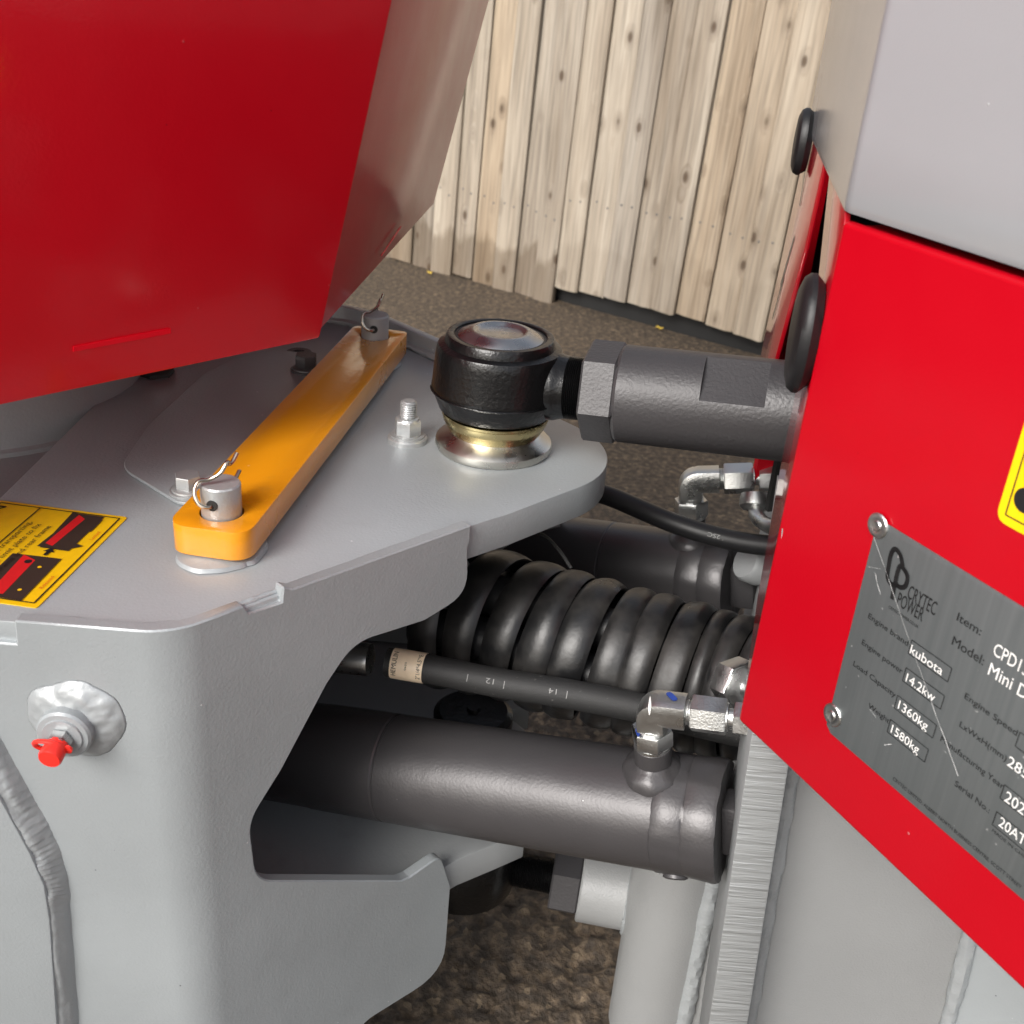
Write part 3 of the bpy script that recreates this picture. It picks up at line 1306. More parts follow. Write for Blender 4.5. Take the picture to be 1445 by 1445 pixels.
dtext('CAUTION', (-78, 790), (10, 716), .0075, 1)
dtext('Before lifting and transporting,', (-72, 830), (46, 738), .0036, 1)
dtext('please use the limit plate to fix', (-62, 838), (59, 741), .0036, 1)
dtext('the front frame and rear frame', (-45, 838), (73, 744), .0036, 1)
dtext('Locked', (128, 763), (142, 752), .0020, 3)
dtext('Released', (59, 832), (77, 815), .0020, 3)
obj('warning_sticker', bm, [M['decal_yellow'], M['black_print'], M['decal_brown'], M['decal_red']], front, smooth=False)['label'] = 'yellow caution sticker with red bar diagrams'

# ------------------------------------------------------------------ lock bar (amber) lying over the two pins
ba = Vector((pin_n.x, pin_n.y, ZB0))
bb = Vector((pin_f.x, pin_f.y, ZB0))
d = (bb - ba).normalized()
s = Vector((d.y, -d.x, 0))
HW = .0245
ends = [ba - d * .0235 - s * HW, ba - d * .0235 + s * HW, bb + d * .022 + s * HW, bb + d * .022 - s * HW]
poly = round_poly(ends, [.014, .014, .007, .007], 8)
bm = bmesh.new()
# plate with two round holes: outline bridged to the holes by filling edge loops
vo_ = [bm.verts.new(p) for p in poly]
ed = [bm.edges.new((vo_[i], vo_[(i + 1) % len(vo_)])) for i in range(len(vo_))]
for c in (ba, bb):
    hv = [bm.verts.new(c + Vector((math.cos(t), math.sin(t), 0)) * .0130) for t in [2 * math.pi * i / 36 for i in range(36)]]
    ed += [bm.edges.new((hv[i], hv[(i + 1) % 36])) for i in range(36)]
bmesh.ops.triangle_fill(bm, use_beauty=True, use_dissolve=False, edges=ed)
r = bmesh.ops.extrude_face_region(bm, geom=bm.faces[:])
for v in [e for e in r['geom'] if isinstance(e, bmesh.types.BMVert)]:
    v.co.z += ZB1 - ZB0
bmesh.ops.recalc_face_normals(bm, faces=bm.faces)
eds = [e for e in bm.edges if len(e.link_faces) == 2 and e.calc_face_angle(0) > R(60)]
bmesh.ops.bevel(bm, geom=eds, offset=.0011, segments=2, affect='EDGES', profile=.5, clamp_overlap=True)
for v in bm.verts:
    v.co -= ba
lock = obj('lock_bar', bm, M['yellow'])
lock.location = ba
tag(lock, 'amber painted flat steel lock bar lying diagonally on the grey top plate', 'lock bar')


# ------------------------------------------------------------------ spring clips through the pins
def clip(pin, dirv, flip, label):
    c = Vector((pin.x, pin.y, ZB1 + .0095))
    f = dirv.normalized()                    # out of the hole towards the viewer
    sd_ = Vector((-f.y, f.x, 0)) * flip      # sideways
    zz = Vector((0, 0, 1))
    k = 1.0
    # straight leg through the hole, round the bow, then the waved leg over the pin's head
    pts = [c - f * .026 + zz * .006, c - f * .017 + zz * .0015, c - f * .012, c + f * .010, c + f * .0145 + sd_ * -.002, c + f * .0155 + sd_ * -.0065 + zz * .002,
           c + f * .0135 + sd_ * -.0098 + zz * .0075, c + f * .0098 + sd_ * -.0088 + zz * .0130, c + f * .0060 + sd_ * -.0040 + zz * .0135,
           c + f * .0025 + sd_ * .0015 + zz * .0170, c - f * .0020 + sd_ * .0040 + zz * .0225, c - f * .0060 + sd_ * .0030 + zz * .0195,
           c - f * .0090 + sd_ * .0040 + zz * .0200, c - f * .0125 + sd_ * .0055 + zz * .0245]
    bm = bmesh.new()
    tube(bm, smooth_path(pts, 6), .00125, 10)
    for v in bm.verts:
        v.co -= c
    o = obj('retaining_clip', bm, M['wire'])
    o.location = c
    return tag(o, label, 'spring clip', 'spring clips in the lock bar pins')


clip(pin_n, dn, 1, 'bent wire spring clip in the silver pin at the near end of the amber bar')
clip(pin_f, dfv, 1, 'bent wire spring clip in the grey pin at the far end of the amber bar')

# ------------------------------------------------------------------ upper steering link: ball joint, lock nut, tube
rd = Vector((.16, -.040, .0100)).normalized()
JC = Vector((S.x + .001, S.y, .6150))


def ball_joint_link(JC, base_z, rd, name, label, tube_len, upright=True):
    t = thing(name, Vector((JC.x, JC.y, base_z)), label, 'steering link')
    up = z if upright else -z
    # silver flange and brass boot
    b0 = Vector((JC.x, JC.y, base_z))
    hgt = abs(JC.z - base_z)
    bm = bmesh.new()
    lathe(bm, [(.0425, .0005), (.0437, .003), (.0432, .0065), (.0400, .0095), (.0350, .0120), (.0325, .0150)], b0, up, 56)
    obj('flange', bm, M['silver'], t)
    bm = bmesh.new()
    lathe(bm, [(.0322, .0125), (.0345, .0150), (.0372, .0200), (.0388, .0235), (.0388, .0262), (.0400, .0272), (.0400, .0290), (.0375, .0300)], b0, up, 56)
    obj('dust_boot', bm, M['brass'], t)
    # cast housing
    bm = bmesh.new()
    h0 = -(hgt - .0300)
    prof = [(.0375, h0), (.0405, h0 + .0008), (.0425, h0 + .0025), (.0462, h0 + .0120), (.0480, h0 + .0165), (.0484, h0 + .0180), (.0480, h0 + .0200), (.0470, h0 + .028), (.0460, h0 + .0360),
            (.0454, h0 + .0395), (.0444, h0 + .0412), (.0400, h0 + .0425), (.0392, h0 + .0465), (.0382, h0 + .0478), (.0345, h0 + .0480), (.0335, h0 + .0475), (.0330, h0 + .0440), (.001, h0 + .0440)]
    prof = [(r_, h0 + (h_ - h0) * (1.20 if h_ > h0 + .02 else 1.0) + (0 if h_ > h0 + .02 else 0)) for r_, h_ in prof]
    lathe(bm, prof, JC, up, 72)
    for v in bm.verts:
        d = v.co - JC
        rr = math.hypot(d.x, d.y)
        if rr > .043:
            kk = 1 + .008 * noise.noise(v.co * 60)
            v.co = JC + Vector((d.x * kk, d.y * kk, d.z))
    housing = obj('joint_housing', bm, M['black_gloss'], t)
    # parting line of the casting
    bm = bmesh.new()
    ln = [JC + Vector((math.cos(a) * .0485, math.sin(a) * .0485, h0 + .0165 + .0004 * math.sin(a * 9))) * 1.0 for a in [R(-175) + R(170) * i / 40 for i in range(41)]]
    ln = [Vector((p.x, p.y, JC.z + (h0 + .0165) * up.z)) for p in ln]
    weld(bm, ln, .0007, wob=.5, step=.004, seg=8, sd=2)
    obj('casting_seam', bm, M['black_gloss'], housing)
    # neck
    JC = JC + Vector((0, 0, .0030))
    bm = bmesh.new()
    lathe(bm, [(.0252, .036), (.0246, .0440), (.0240, .0460), (.0233, .0480), (.0228, .0500), (.0224, .0530)], JC, rd, 40)
    obj('neck', bm, M['black_gloss'], housing)
    # steel dust cap
    ct = JC - Vector((0, 0, .0030)) + up * (h0 + .0440 * 1.20)
    bm = bmesh.new()
    lathe(bm, [(.0320, .0), (.0320, .0020), (.0308, .0036), (.0262, .0058), (.0225, .0076), (.0198, .0082), (.0180, .0078), (.0165, .0062), (.0155, .0058), (.001, .0062)], ct, up, 56)
    obj('end_cap', bm, M['steel'], housing)
    bm = bmesh.new()
    lathe(bm, [(.0318, .0005), (.0345, .0018), (.0350, .0028), (.0318, .0034)], ct, up, 56)
    obj('seal_ring', bm, M['rubber'], housing)
    # threaded shank
    bm = bmesh.new()
    prof = []
    h = .0505
    while h < .075:
        prof += [(.0212, h), (.0226, h + .0007)]
        h += .0014
    lathe(bm, prof, JC, rd, 40)
    obj('threaded_shank', bm, M['black_gloss'] if upright else M['charcoal'], t)
    # lock nut
    if upright:
        nl, tr = .0245, .0345
        bm = bmesh.new()
        hexprism(bm, JC + rd * .0665, rd, .0625, nl, phase=R(8))
        obj('lock_nut', bm, M['charcoal'], t)
        bm = bmesh.new()
        s0 = .0895
        lathe(bm, [(.031, s0), (.0333, s0 + .001), (tr, s0 + .003), (tr, s0 + tube_len), (tr - .002, s0 + tube_len + .001)], JC, rd, 72)
        tb = obj('link_tube', bm, M['charcoal'], t)
    return t


link = ball_joint_link(JC, ZT, rd, 'steering_link', 'black ball joint with steel cap, lock nut and charcoal tube above the top plate', .28)
# spanner flat on the tube
pf0 = hp(1042, 519, JC, Vector((0.24, .97, 0)))
ax_s = (pf0 - JC).dot(rd)
x_, y_, _ = basis(rd)
view = (CAM - (JC + rd * ax_s)).normalized()
nf = (view - rd * view.dot(rd)).normalized()
# flat faces up and towards the viewer, milled out of the tube
nf = (nf * .75 + z * .66)
nf = (nf - rd * nf.dot(rd)).normalized()
sf = rd.cross(nf).normalized()
tube_ob = [c for c in link.children if c.name.startswith('link_tube')][0]
JR = JC + Vector((0, 0, .0030))
bm = bmesh.new()
box(bm, JR + rd * ax_s + nf * .0405, rd * .0215, sf * .030, nf * .0110)
cut = obj('spanner_cut', bm, M['charcoal'], link)
bpy.context.view_layer.update()
md = tube_ob.modifiers.new('cut', 'BOOLEAN')
md.operation = 'DIFFERENCE'
md.object = cut
md.solver = 'EXACT'
bpy.context.view_layer.update()
me2 = bpy.data.meshes.new_from_object(tube_ob.evaluated_get(bpy.context.evaluated_depsgraph_get()))
tube_ob.modifiers.clear()
tube_ob.data = me2
me2.polygons.foreach_set('use_smooth', [True] * len(me2.polygons))
me2.set_sharp_from_angle(angle=R(25))
bpy.data.objects.remove(cut)

# ------------------------------------------------------------------ lower steering link under the lower plate
JL = Vector((S.x + .000, S.y, .150))
lowl = thing('steering_link', JL, 'black ball joint and threaded nut under the lower plate near the ground', 'steering link')
rdl = Vector((1, -.12, -.03)).normalized()
bm = bmesh.new()
lathe(bm, [(.030, .085), (.034, .060), (.040, .040), (.048, .028), (.050, 0), (.048, -.020), (.040, -.028), (.034, -.030), (.030, -.036), (.001, -.037)], JL, z, 56)
obj('joint_housing', bm, M['black_gloss'], lowl)
bm = bmesh.new()
prof = [(.030, .030), (.018, .046)]
h = .048
while h < .100:
    prof += [(.0150, h), (.0162, h + .0008)]
    h += .0017
lathe(bm, prof, JL, rdl, 40)
obj('threaded_shank', bm, M['black_gloss'], lowl)
bm = bmesh.new()
hexprism(bm, JL + rdl * .083, rdl, .056, .026, phase=R(12))
obj('lock_nut', bm, M['charcoal'], lowl)

# ------------------------------------------------------------------ steering cylinders
def ink_spots(elb, un, nutp):
    from mathutils.bvhtree import BVHTree
    for target, spots in ((elb, [((948, 983), (9, 4), .5, M['blue_ink']), ((917, 996), (2, 12), .1, M['white_print'])]), (un, [((972, 978), (8, 5), -.4, M['blue_ink']), ((992, 980), (9, 3), .6, M['white_print'])]),
                          (nutp, [((901, 1030), (4, 9), .2, M['blue_ink'])])):
        me = target.data
        off = Vector()
        p_ = target
        while p_ is not None:
            off += p_.location
            p_ = p_.parent
        bvh = BVHTree.FromPolygons([v.co + off for v in me.vertices], [list(f.vertices) for f in me.polygons])
        for (px, py), (rx_, ry_), rot, mt_ in spots:
            hit = bvh.ray_cast(CAM, ray(px, py).normalized())
            if hit[0] is None:
                continue
            bm_ = bmesh.new()
            k_ = (hit[0] - CAM).length / FOC
            rows_ = []
            for i in range(5):
                row = []
                for j in range(14):
                    t_ = 2 * math.pi * j / 14
                    dx = rx_ * i / 4 * math.cos(t_)
                    dy = ry_ * i / 4 * math.sin(t_) * (1 + .3 * math.sin(2 * t_))
                    x_ = px + dx * math.cos(rot) - dy * math.sin(rot)
                    y_ = py + dx * math.sin(rot) + dy * math.cos(rot)
                    h_ = bvh.ray_cast(CAM, ray(x_, y_).normalized())
                    q_ = h_[0] + h_[1] * .00025 if h_[0] is not None and (h_[0] - hit[0]).length < .02 else None
                    row.append(bm_.verts.new(q_) if q_ is not None else None)
                rows_.append(row)
            for a_, b_ in zip(rows_, rows_[1:]):
                for j in range(14):
                    q4 = [a_[j], a_[(j + 1) % 14], b_[(j + 1) % 14], b_[j]]
                    if all(v is not None for v in q4):
                        bm_.faces.new(q4)
            bmesh.ops.remove_doubles(bm_, verts=bm_.verts, dist=1e-6)
            if bm_.faces:
                obj('paint_mark', bm_, mt_, target.parent, angle=180)
            else:
                bm_.free()


def elbow_fitting(parent, base, up, out, sc, ink, tail):
    """swivel elbow: nut on the port, forged bend, union nut, stem and tail block"""
    up = up.normalized()
    out = (out - up * out.dot(up)).normalized()
    side = up.cross(out)
    bm = bmesh.new()
    hexprism(bm, base, up, .0255 * sc, .0135 * sc, phase=R(10))
    lathe(bm, [(.0130 * sc, -.002 * sc), (.0130 * sc, .0006 * sc)], base, up, 32)
    lathe(bm, [(.0105 * sc, .0130 * sc), (.0105 * sc, .0165 * sc)], base, up, 32)
    nutp = obj('port_nut', bm, M['zinc'], parent)
    # forged bend of squarish section
    bm = bmesh.new()
    c0 = base + up * .0155 * sc
    ctr = base + up * .034 * sc
    path = [c0, base + up * .0235 * sc]
    for i in range(0, 7):
        a = R(90) * i / 6
        path.append(base + up * .0255 * sc + (out * (1 - math.cos(a)) + up * math.sin(a)) * .0060 * sc)
    path.append(base + up * .0315 * sc + out * .012 * sc)
    path.append(base + up * .0315 * sc + out * .0235 * sc)
    fr = frames(path, side)
    rings = []
    for p_, (x, y, t) in zip(path, fr):
        ring = []
        for k in range(24):
            a = 2 * math.pi * k / 24
            ca, sa_ = math.cos(a), math.sin(a)
            rr = .0100 * sc / (abs(ca) ** 6 + abs(sa_) ** 6) ** (1 / 6)
            ring.append(bm.verts.new(p_ + (x * ca + y * sa_) * rr))
        rings.append(ring)
    for r0, r1 in zip(rings, rings[1:]):
        for i in range(24):
            j = (i + 1) % 24
            bm.faces.new((r0[i], r0[j], r1[j], r1[i]))
    bm.faces.new(rings[0])
    bm.faces.new(rings[-1])
    elb = obj('elbow', bm, M['zinc'], parent)
    e0 = path[-1]
    bm = bmesh.new()
    lathe(bm, [(.0085 * sc, 0), (.0092 * sc, .0008 * sc), (.0085 * sc, .0016 * sc), (.0092 * sc, .0024 * sc), (.0085 * sc, .0032 * sc), (.0092 * sc, .004 * sc), (.0085 * sc, .006 * sc)], e0, out, 28)
    hexprism(bm, e0 + out * .004 * sc, out, .0225 * sc, .0235 * sc, phase=R(15))
    lathe(bm, [(.0098 * sc, .0272 * sc), (.0098 * sc, .0285 * sc), (.0062 * sc, .0290 * sc), (.0062 * sc, .034 * sc)], e0, out, 28)
    un = obj('union_nut', bm, M['zinc'], parent)
    bm = bmesh.new()
    hexprism(bm, e0 + out * .0325 * sc, out, .0205 * sc, .026 * sc, phase=R(20))
    obj('adaptor', bm, M['zinc'], parent)
    if ink:
        # blue and white inspection paint on the fittings
        ink_spots(elb, un, nutp)
    return e0 + out * .075 * sc


def cylinder(name_label, L, Rr, rad, port_px, far):
    t = thing('hydraulic_cylinder', (L + Rr) / 2, name_label, 'hydraulic cylinder', 'steering cylinders')
    ax = (Rr - L)
    ln = ax.length
    ax.normalize()
    bm = bmesh.new()
    g0 = ln * .02 + .09
    prof = [(rad * .96, -.12), (rad * .985, -.118), (rad * .985, g0 - .062), (rad * 1.0, g0 - .0605), (rad * 1.0, g0 - .002), (rad * .975, g0 - .001), (rad * .975, g0), (rad * 1.0, g0 + .001), (rad * 1.0, ln - .026)]
    lathe(bm, prof, L, ax, 80)
    body = obj('barrel', bm, M['charcoal_smooth'], t)
    bm = bmesh.new()
    e = ln
    prof = [(rad * .99, e - .030), (rad * 1.018, e - .028), (rad * 1.026, e - .022), (rad * 1.022, e - .010), (rad * 1.008, e - .0085), (rad * 1.024, e - .007), (rad * 1.030, e + .011), (rad * 1.01, e + .0135), (.001, e + .0135)]
    lathe(bm, prof, L, ax, 80)
    wobble(bm, .0011, 80, 2)
    obj('end_cap', bm, M['charcoal_smooth'], t)
    # lug at the end
    bm = bmesh.new()
    x, y, a = basis(ax)
    box(bm, L + ax * (e + .024), ax * .011, y * rad * .50, x * rad * .30, .003)
    obj('end_lug', bm, M['charcoal'], t)
    return t, ax, ln


near_L = at(400, 1058, .865)
near_R = at(994, 1154, .752)
RAD = .0400
cyl, axn, lnn = cylinder('near dark grey hydraulic cylinder below the black hose, its port upright', near_L, near_R, RAD, None, False)
# port boss, weld and elbow
pt = hp(914, 1075, near_R, Vector((0, -1, 0)))
sp = (pt - near_L).dot(axn)
pc = near_L + axn * sp
upn = (z - axn * z.dot(axn)).normalized()
upn = (upn + Vector((0, -.10, 0))).normalized()
bm = bmesh.new()
lathe(bm, [(.0225, RAD - .0100), (.0222, RAD - .0060), (.0208, RAD - .0010), (.0180, RAD + .0022), (.0146, RAD + .0042), (.0128, RAD + .006)], pc, upn, 44)
for v in bm.verts:
    dd = v.co - pc
    v.co = pc + dd * (1 + .035 * noise.noise(v.co * 130))
obj('port_weld', bm, M['charcoal_smooth'], cyl)
bm = bmesh.new()
lathe(bm, [(.0126, RAD - .002), (.0126, RAD + .0185), (.0118, RAD + .0195), (.004, RAD + .0195)], pc, upn, 44)
obj('port_boss', bm, M['charcoal_smooth'], cyl)
outn = (at(1040, 1001, .715) - at(925, 984, .73))
elbow_fitting(cyl, pc + upn * (RAD + .0205), upn, outn, .95, True, None)
# second fitting: ring nut beyond the union nut
bm = bmesh.new()
rc = at(1042, 966, .73)
rax = Vector((.55, -.80, .25)).normalized()
hexprism(bm, rc - rax * .010, rax, .030, .014)
lathe(bm, [(.0095, .004), (.0135, .006), (.0135, .009), (.0105, .011), (.0065, .012), (.0065, .030)], rc - rax * .004, rax, 28)
obj('banjo_nut', bm, M['zinc'], cyl)
# round plug low on the end cap
bm = bmesh.new()
pp = near_L + axn * (lnn - .018) + (-z * .75 + Vector((0, -.62, 0))).normalized() * RAD * .992
lathe(bm, [(.0085, 0), (.0085, .0022), (.007, .0032), (.001, .0034)], pp, (pp - (near_L + axn * (lnn - .018))).normalized(), 28)
obj('plug', bm, M['charcoal_smooth'], cyl)

far_L = at(740, 778, 1.09)
far_R = at(1015, 818, 1.00)
cylf, axf, lnf = cylinder('far dark grey hydraulic cylinder behind the black spiral hose guard', far_L, far_R, RAD, None, True)
pt = hp(968, 768, far_R, Vector((0, -1, 0)))
sp = (pt - far_L).dot(axf)
pc2 = far_L + axf * sp
upf = (z - axf * z.dot(axf)).normalized()
bm = bmesh.new()
lathe(bm, [(.0225, RAD - .0100), (.0222, RAD - .0060), (.0208, RAD - .0010), (.0180, RAD + .0022), (.0146, RAD + .0042), (.0128, RAD + .006)], pc2, upf, 44)
obj('port_weld', bm, M['charcoal_smooth'], cylf)
bm = bmesh.new()
lathe(bm, [(.0126, RAD - .002), (.0126, RAD + .0195), (.0118, RAD + .0205), (.004, RAD + .0205)], pc2, upf, 44)
obj('port_boss', bm, M['charcoal_smooth'], cylf)
elbow_fitting(cylf, pc2 + upf * (RAD + .0210), upf, Vector((1, -.10, .0)), 1.05, False, None)
# bent steel pipe from the far fitting
bm = bmesh.new()
q0 = at(1066, 716, .93)
tube(bm, smooth_path([q0, at(1068, 728, .915), at(1078, 738, .90), at(1092, 744, .885), at(1120, 750, .87)], 6), .0062, 16)
lathe(bm, [(.0125, -.004), (.0135, 0), (.0135, .006), (.0105, .009), (.0075, .010)], q0 + Vector((0, .004, .006)), Vector((0, -.6, -.8)), 28)
obj('steel_pipe', bm, M['zinc'], cylf)

# ------------------------------------------------------------------ hoses
hp0 = at(462, 925, .815)
hpts = [hp0, at(530, 932, .808), at(600, 943, .802), at(700, 963, .797), at(800, 979, .792), at(900, 998, .787), at(980, 1018, .782), at(1060, 1036, .775), at(1130, 1050, .765)]
hose = thing('hydraulic_hose', at(700, 963, .725), 'black fabric covered hose with a cream printed label near its crimped end', 'hose')
hpath = smooth_path(hpts, 8)
HR = .0106
bm = bmesh.new()
tube(bm, hpath[10:], HR, 28)
obj('hose_body', bm, M['hose'], hose)
# crimped ferrule
fa = hpath[0]
fax = (hpath[6] - hpath[0]).normalized()
lf = (at(523, 931, .809) - fa).length
bm = bmesh.new()
lathe(bm, [(.0092, -.05), (.0114, -.048), (.0122, 0), (.0122, lf - .003), (.0116, lf), (.010, lf + .0002)], fa, fax, 36)
obj('ferrule', bm, M['steel'], hose)
# printed sleeve
i0 = min(range(len(hpath)), key=lambda i: (hpath[i] - at(551, 935, .806)).length)
i1 = min(range(len(hpath)), key=lambda i: (hpath[i] - at(604, 944, .801)).length)
seg_path = [hpath[i0].lerp(hpath[i1], k / 6) for k in range(7)]
bm = bmesh.new()
tube(bm, seg_path, HR + .0006, 36)
sleeve = obj('printed_sleeve', bm, M['paper'], hose)
bm = bmesh.new()
sax = (seg_path[-1] - seg_path[0]).normalized()
hv_ = (CAM - seg_path[3]).normalized()
nv_ = (hv_ - sax * hv_.dot(sax)).normalized()
upv = sax.cross(nv_) * -1
upv = nv_.cross(sax)


def on_tube(bm0, axis_p, axis_d, nv, up_, rad):
    """bend flat lettering round the hose"""
    for v in bm0.verts:
        d_ = v.co - axis_p
        a = d_.dot(axis_d)
        h_ = d_.dot(up_)
        th = h_ / rad
        v.co = axis_p + axis_d * a + (nv * math.cos(th) + up_ * math.sin(th)) * rad


slen = (seg_path[-1] - seg_path[0]).length
lettering(bm, [('HEMULIN', seg_path[0] + sax * .0050 - upv * .0098, upv, -sax, .0035, .0190, 0),
               ('2"1/4*4.5"*E', seg_path[0] + sax * (slen - .0012) - upv * .0098, upv, -sax, .0030, .0200, 0),
               ('0625', seg_path[0] + sax * (slen * .52) - upv * .004, upv, -sax, .0013, .006, 0)])
bmesh.ops.subdivide_edges(bm, edges=bm.edges[:], cuts=1)
on_tube(bm, seg_path[0], sax, nv_, upv, HR + .0009)
obj('lettering', bm, M['black_print'], sleeve, smooth=False)


def hose_marks(bm, s_px, depth, texts):
    for txt, p0, cap, w in texts:
        i_ = min(range(len(hpath)), key=lambda i: (hpath[i] - at(p0[0], p0[1], depth)).length)
        i_ = min(max(i_, 1), len(hpath) - 2)
        a_d = (hpath[i_ + 1] - hpath[i_ - 1]).normalized()
        pp_ = hpath[i_]
        hv2 = (CAM - pp_).normalized()
        n2 = (hv2 - a_d * hv2.dot(a_d)).normalized()
        u2 = n2.cross(a_d)
        tmp = bmesh.new()
        lettering(tmp, [(txt, pp_ + a_d * w - u2 * .002 + u2 * 0.004, -a_d, -u2, cap, w, 0)])
        on_tube(tmp, pp_, a_d, n2, u2, HR + .0004)
        join(bm, tmp)


for mk in [('I', (657, 957), .0055, .0006), ('12', (680, 961), .0038, .0058), ('I', (712, 966), .0055, .0006), ('14', (774, 976), .0038, .0058), ('I', (802, 980), .0055, .0006),
           ('Engineered in Italy', (1005, 1024), .0032, .032)]:
    bm = bmesh.new()
    hose_marks(bm, None, .795, [mk])
    obj('lettering', bm, M['grey_print'], hose, smooth=False)

hose2 = thing('hydraulic_hose', at(930, 735, .93), 'thin smooth black hose curving behind the end of the top plate', 'hose')
h2 = smooth_path([at(690, 665, 1.03), at(780, 680, 1.00), at(850, 697, .97), at(900, 717, .955), at(950, 738, .94), at(1010, 757, .925), at(1075, 769, .905), at(1150, 772, .88)], 8)
bm = bmesh.new()
tube(bm, h2, .0086, 24)
obj('hose_body', bm, M['rubber'], hose2)
bm = bmesh.new()
HR_keep, hp_keep = HR, hpath
HR, hpath = .0086, h2
hose_marks(bm, None, .925, [('1237 EN 857 2SC', (1000, 756), .0035, .048)])
HR, hpath = HR_keep, hp_keep
obj('lettering', bm, M['grey_print'], hose2, smooth=False)

# ------------------------------------------------------------------ hose bundle in its spiral guard
bundle = thing('hose_bundle', at(860, 920, .84), 'black hoses wrapped in a wide glossy spiral guard between the two plates', 'hose guard')
ap = smooth_path([at(610, 868, .90), at(700, 880, .88), at(800, 908, .86), at(900, 935, .845), at(1000, 962, .83), at(1090, 985, .81)], 24)
fr = frames(ap)
cum = [0]
for a, b in zip(ap, ap[1:]):
    cum.append(cum[-1] + (b - a).length)
tot = cum[-1]


def on_axis(s_):
    s_ = max(0, min(tot - 1e-6, s_))
    for i in range(len(cum) - 1):
        if cum[i + 1] >= s_:
            t_ = (s_ - cum[i]) / (cum[i + 1] - cum[i])
            return ap[i].lerp(ap[i + 1], t_), fr[i]
    return ap[-1], fr[-1]


bm = bmesh.new()
turns = 11.5
NT = int(turns * 56)
rings = []
prof_n = 11


def pitch_pos(tn):
    # coils open on the left, tight on the right
    u_ = tn / turns
    return tot * (1.36 * u_ - .36 * u_ * u_) + .0042 * noise.noise(Vector((tn * .8, 1.3, 2.2)))


for i in range(NT + 1):
    tn = turns * i / NT
    sp_ = pitch_pos(tn)
    loc_pitch = pitch_pos(tn + .5) - pitch_pos(tn - .5)
    p_, (x, y, t_) = on_axis(sp_)
    ang = -2 * math.pi * tn
    rbase = .0545 - .003 * (sp_ / tot)
    wd = min(.0245, loc_pitch * .985)
    ring = []
    for k in range(prof_n):
        q_ = k / (prof_n - 1) - .5
        sw = sp_ + q_ * wd
        pc_, (x2, y2, t2) = on_axis(sw)
        rr = rbase + .0016 * noise.noise(Vector((tn * .9, 4.2, .7))) + .0044 * math.cos(q_ * math.pi * .98) ** .55 + .0010 * noise.noise(Vector((ang * .8, q_ * 2, .4)))
        # squash the bundle slightly
        ring.append(bm.verts.new(pc_ + x2 * math.cos(ang) * rr + y2 * math.sin(ang) * rr * 1.0))
    rings.append(ring)
for r0, r1 in zip(rings, rings[1:]):
    for k in range(prof_n - 1):
        bm.faces.new((r0[k], r0[k + 1], r1[k + 1], r1[k]))
bmesh.ops.recalc_face_normals(bm, faces=bm.faces)
bmesh.ops.solidify(bm, geom=bm.faces[:], thickness=.0025)
obj('spiral_guard', bm, M['spiral'], bundle, angle=60)
for k in range(5):
    a = 2 * math.pi * k / 5 + .4
    bm = bmesh.new()
    pts = []
    for i in range(0, len(ap), 4):
        x, y, t_ = fr[i]
        pts.append(ap[i] + x * math.cos(a + i * .004) * .030 + y * math.sin(a + i * .004) * .030)
    tube(bm, pts, .0165, 18)
    obj('inner_hose', bm, M['rubber'], bundle)

bm = bmesh.new()
tie0 = at(778, 757, .80)
tube(bm, smooth_path([at(740, 748, .86), at(768, 756, .84), at(790, 778, .83), at(806, 802, .825)], 5), .0013, 8)
obj('cable_tie', bm, M['hose'], bundle)

# ------------------------------------------------------------------ skip (red, upper left)
skip = thing('skip', Vector((-.3, .9, .66)), 'large red painted steel skip overhanging the grey frame at upper left', 'skip')
A = hz(452, 478, .66)
L_ = hz(0, 573, .66)
B = hz(612, 288, .66)
dA = (A - L_).normalized()
nS = Vector((dA.y, -dA.x, 0)).normalized()
T = hp(555, 0, A, nS)
nb = (B - A).cross(T - A).normalized()
if nb.x < 0:
    nb = -nb
T2 = hp(690, 0, A, nb)
eT = (T - A)
eT2 = (T2 - B)
TT = A + eT * 1.9
TT2 = B + eT2 * 1.9 * (eT.z / eT2.z)
LL = A - dA * .62
LT = LL + Vector((-.05, -.05, 0)) + Vector((0, 0, TT.z - .66))
LT = LL + Vector((0, 0, TT.z - .66))
TH = .006


def skip_panel(name, pts, inward, label=None, bev=.0012, mt='red_skip'):
    bm = bmesh.new()
    prism(bm, pts, inward, bev)
    o = obj(name, bm, M[mt], skip)
    if label:
        o['label'] = label
    return o


skip_panel('side_panel', [LL, A, TT, LT], -nS * TH, bev=.0022)
A2 = A + Vector((.0, .0005, 0)) - nS * .0
skip_panel('back_panel', [A - nS * .0062, B, TT2, TT - nS * .0062], -nb * TH, mt='red_skip_gloss')
CY = (A.y + B.y) / 2
dF = Vector((-dA.x, dA.y, 0))
C_ = B + dF * .62
CT = C_ + Vector((0, 0, TT.z - .66))
nF = Vector((dF.y, -dF.x, 0))
if nF.y < 0:
    nF = -nF
skip_panel('side_panel', [B, C_, CT, TT2], -nF * TH)
bm = bmesh.new()
prism(bm, [p + Vector((0, 0, .003)) for p in (LL - nS * .007, A - nS * .008, B - nb * .008 - nF * .004, C_ - nF * .008)], Vector((0, 0, .006)))
obj('floor_panel', bm, M['red_skip'], skip)
bm = bmesh.new()
box(bm, (LL + C_) / 2 + Vector((0, 0, (TT.z - .66) / 2 + .005)), Vector((.003, 0, 0)), Vector((0, (C_.y - LL.y) / 2, 0)), Vector((0, 0, (TT.z - .66) / 2 - .008)))
obj('front_panel', bm, M['red_skip'], skip)
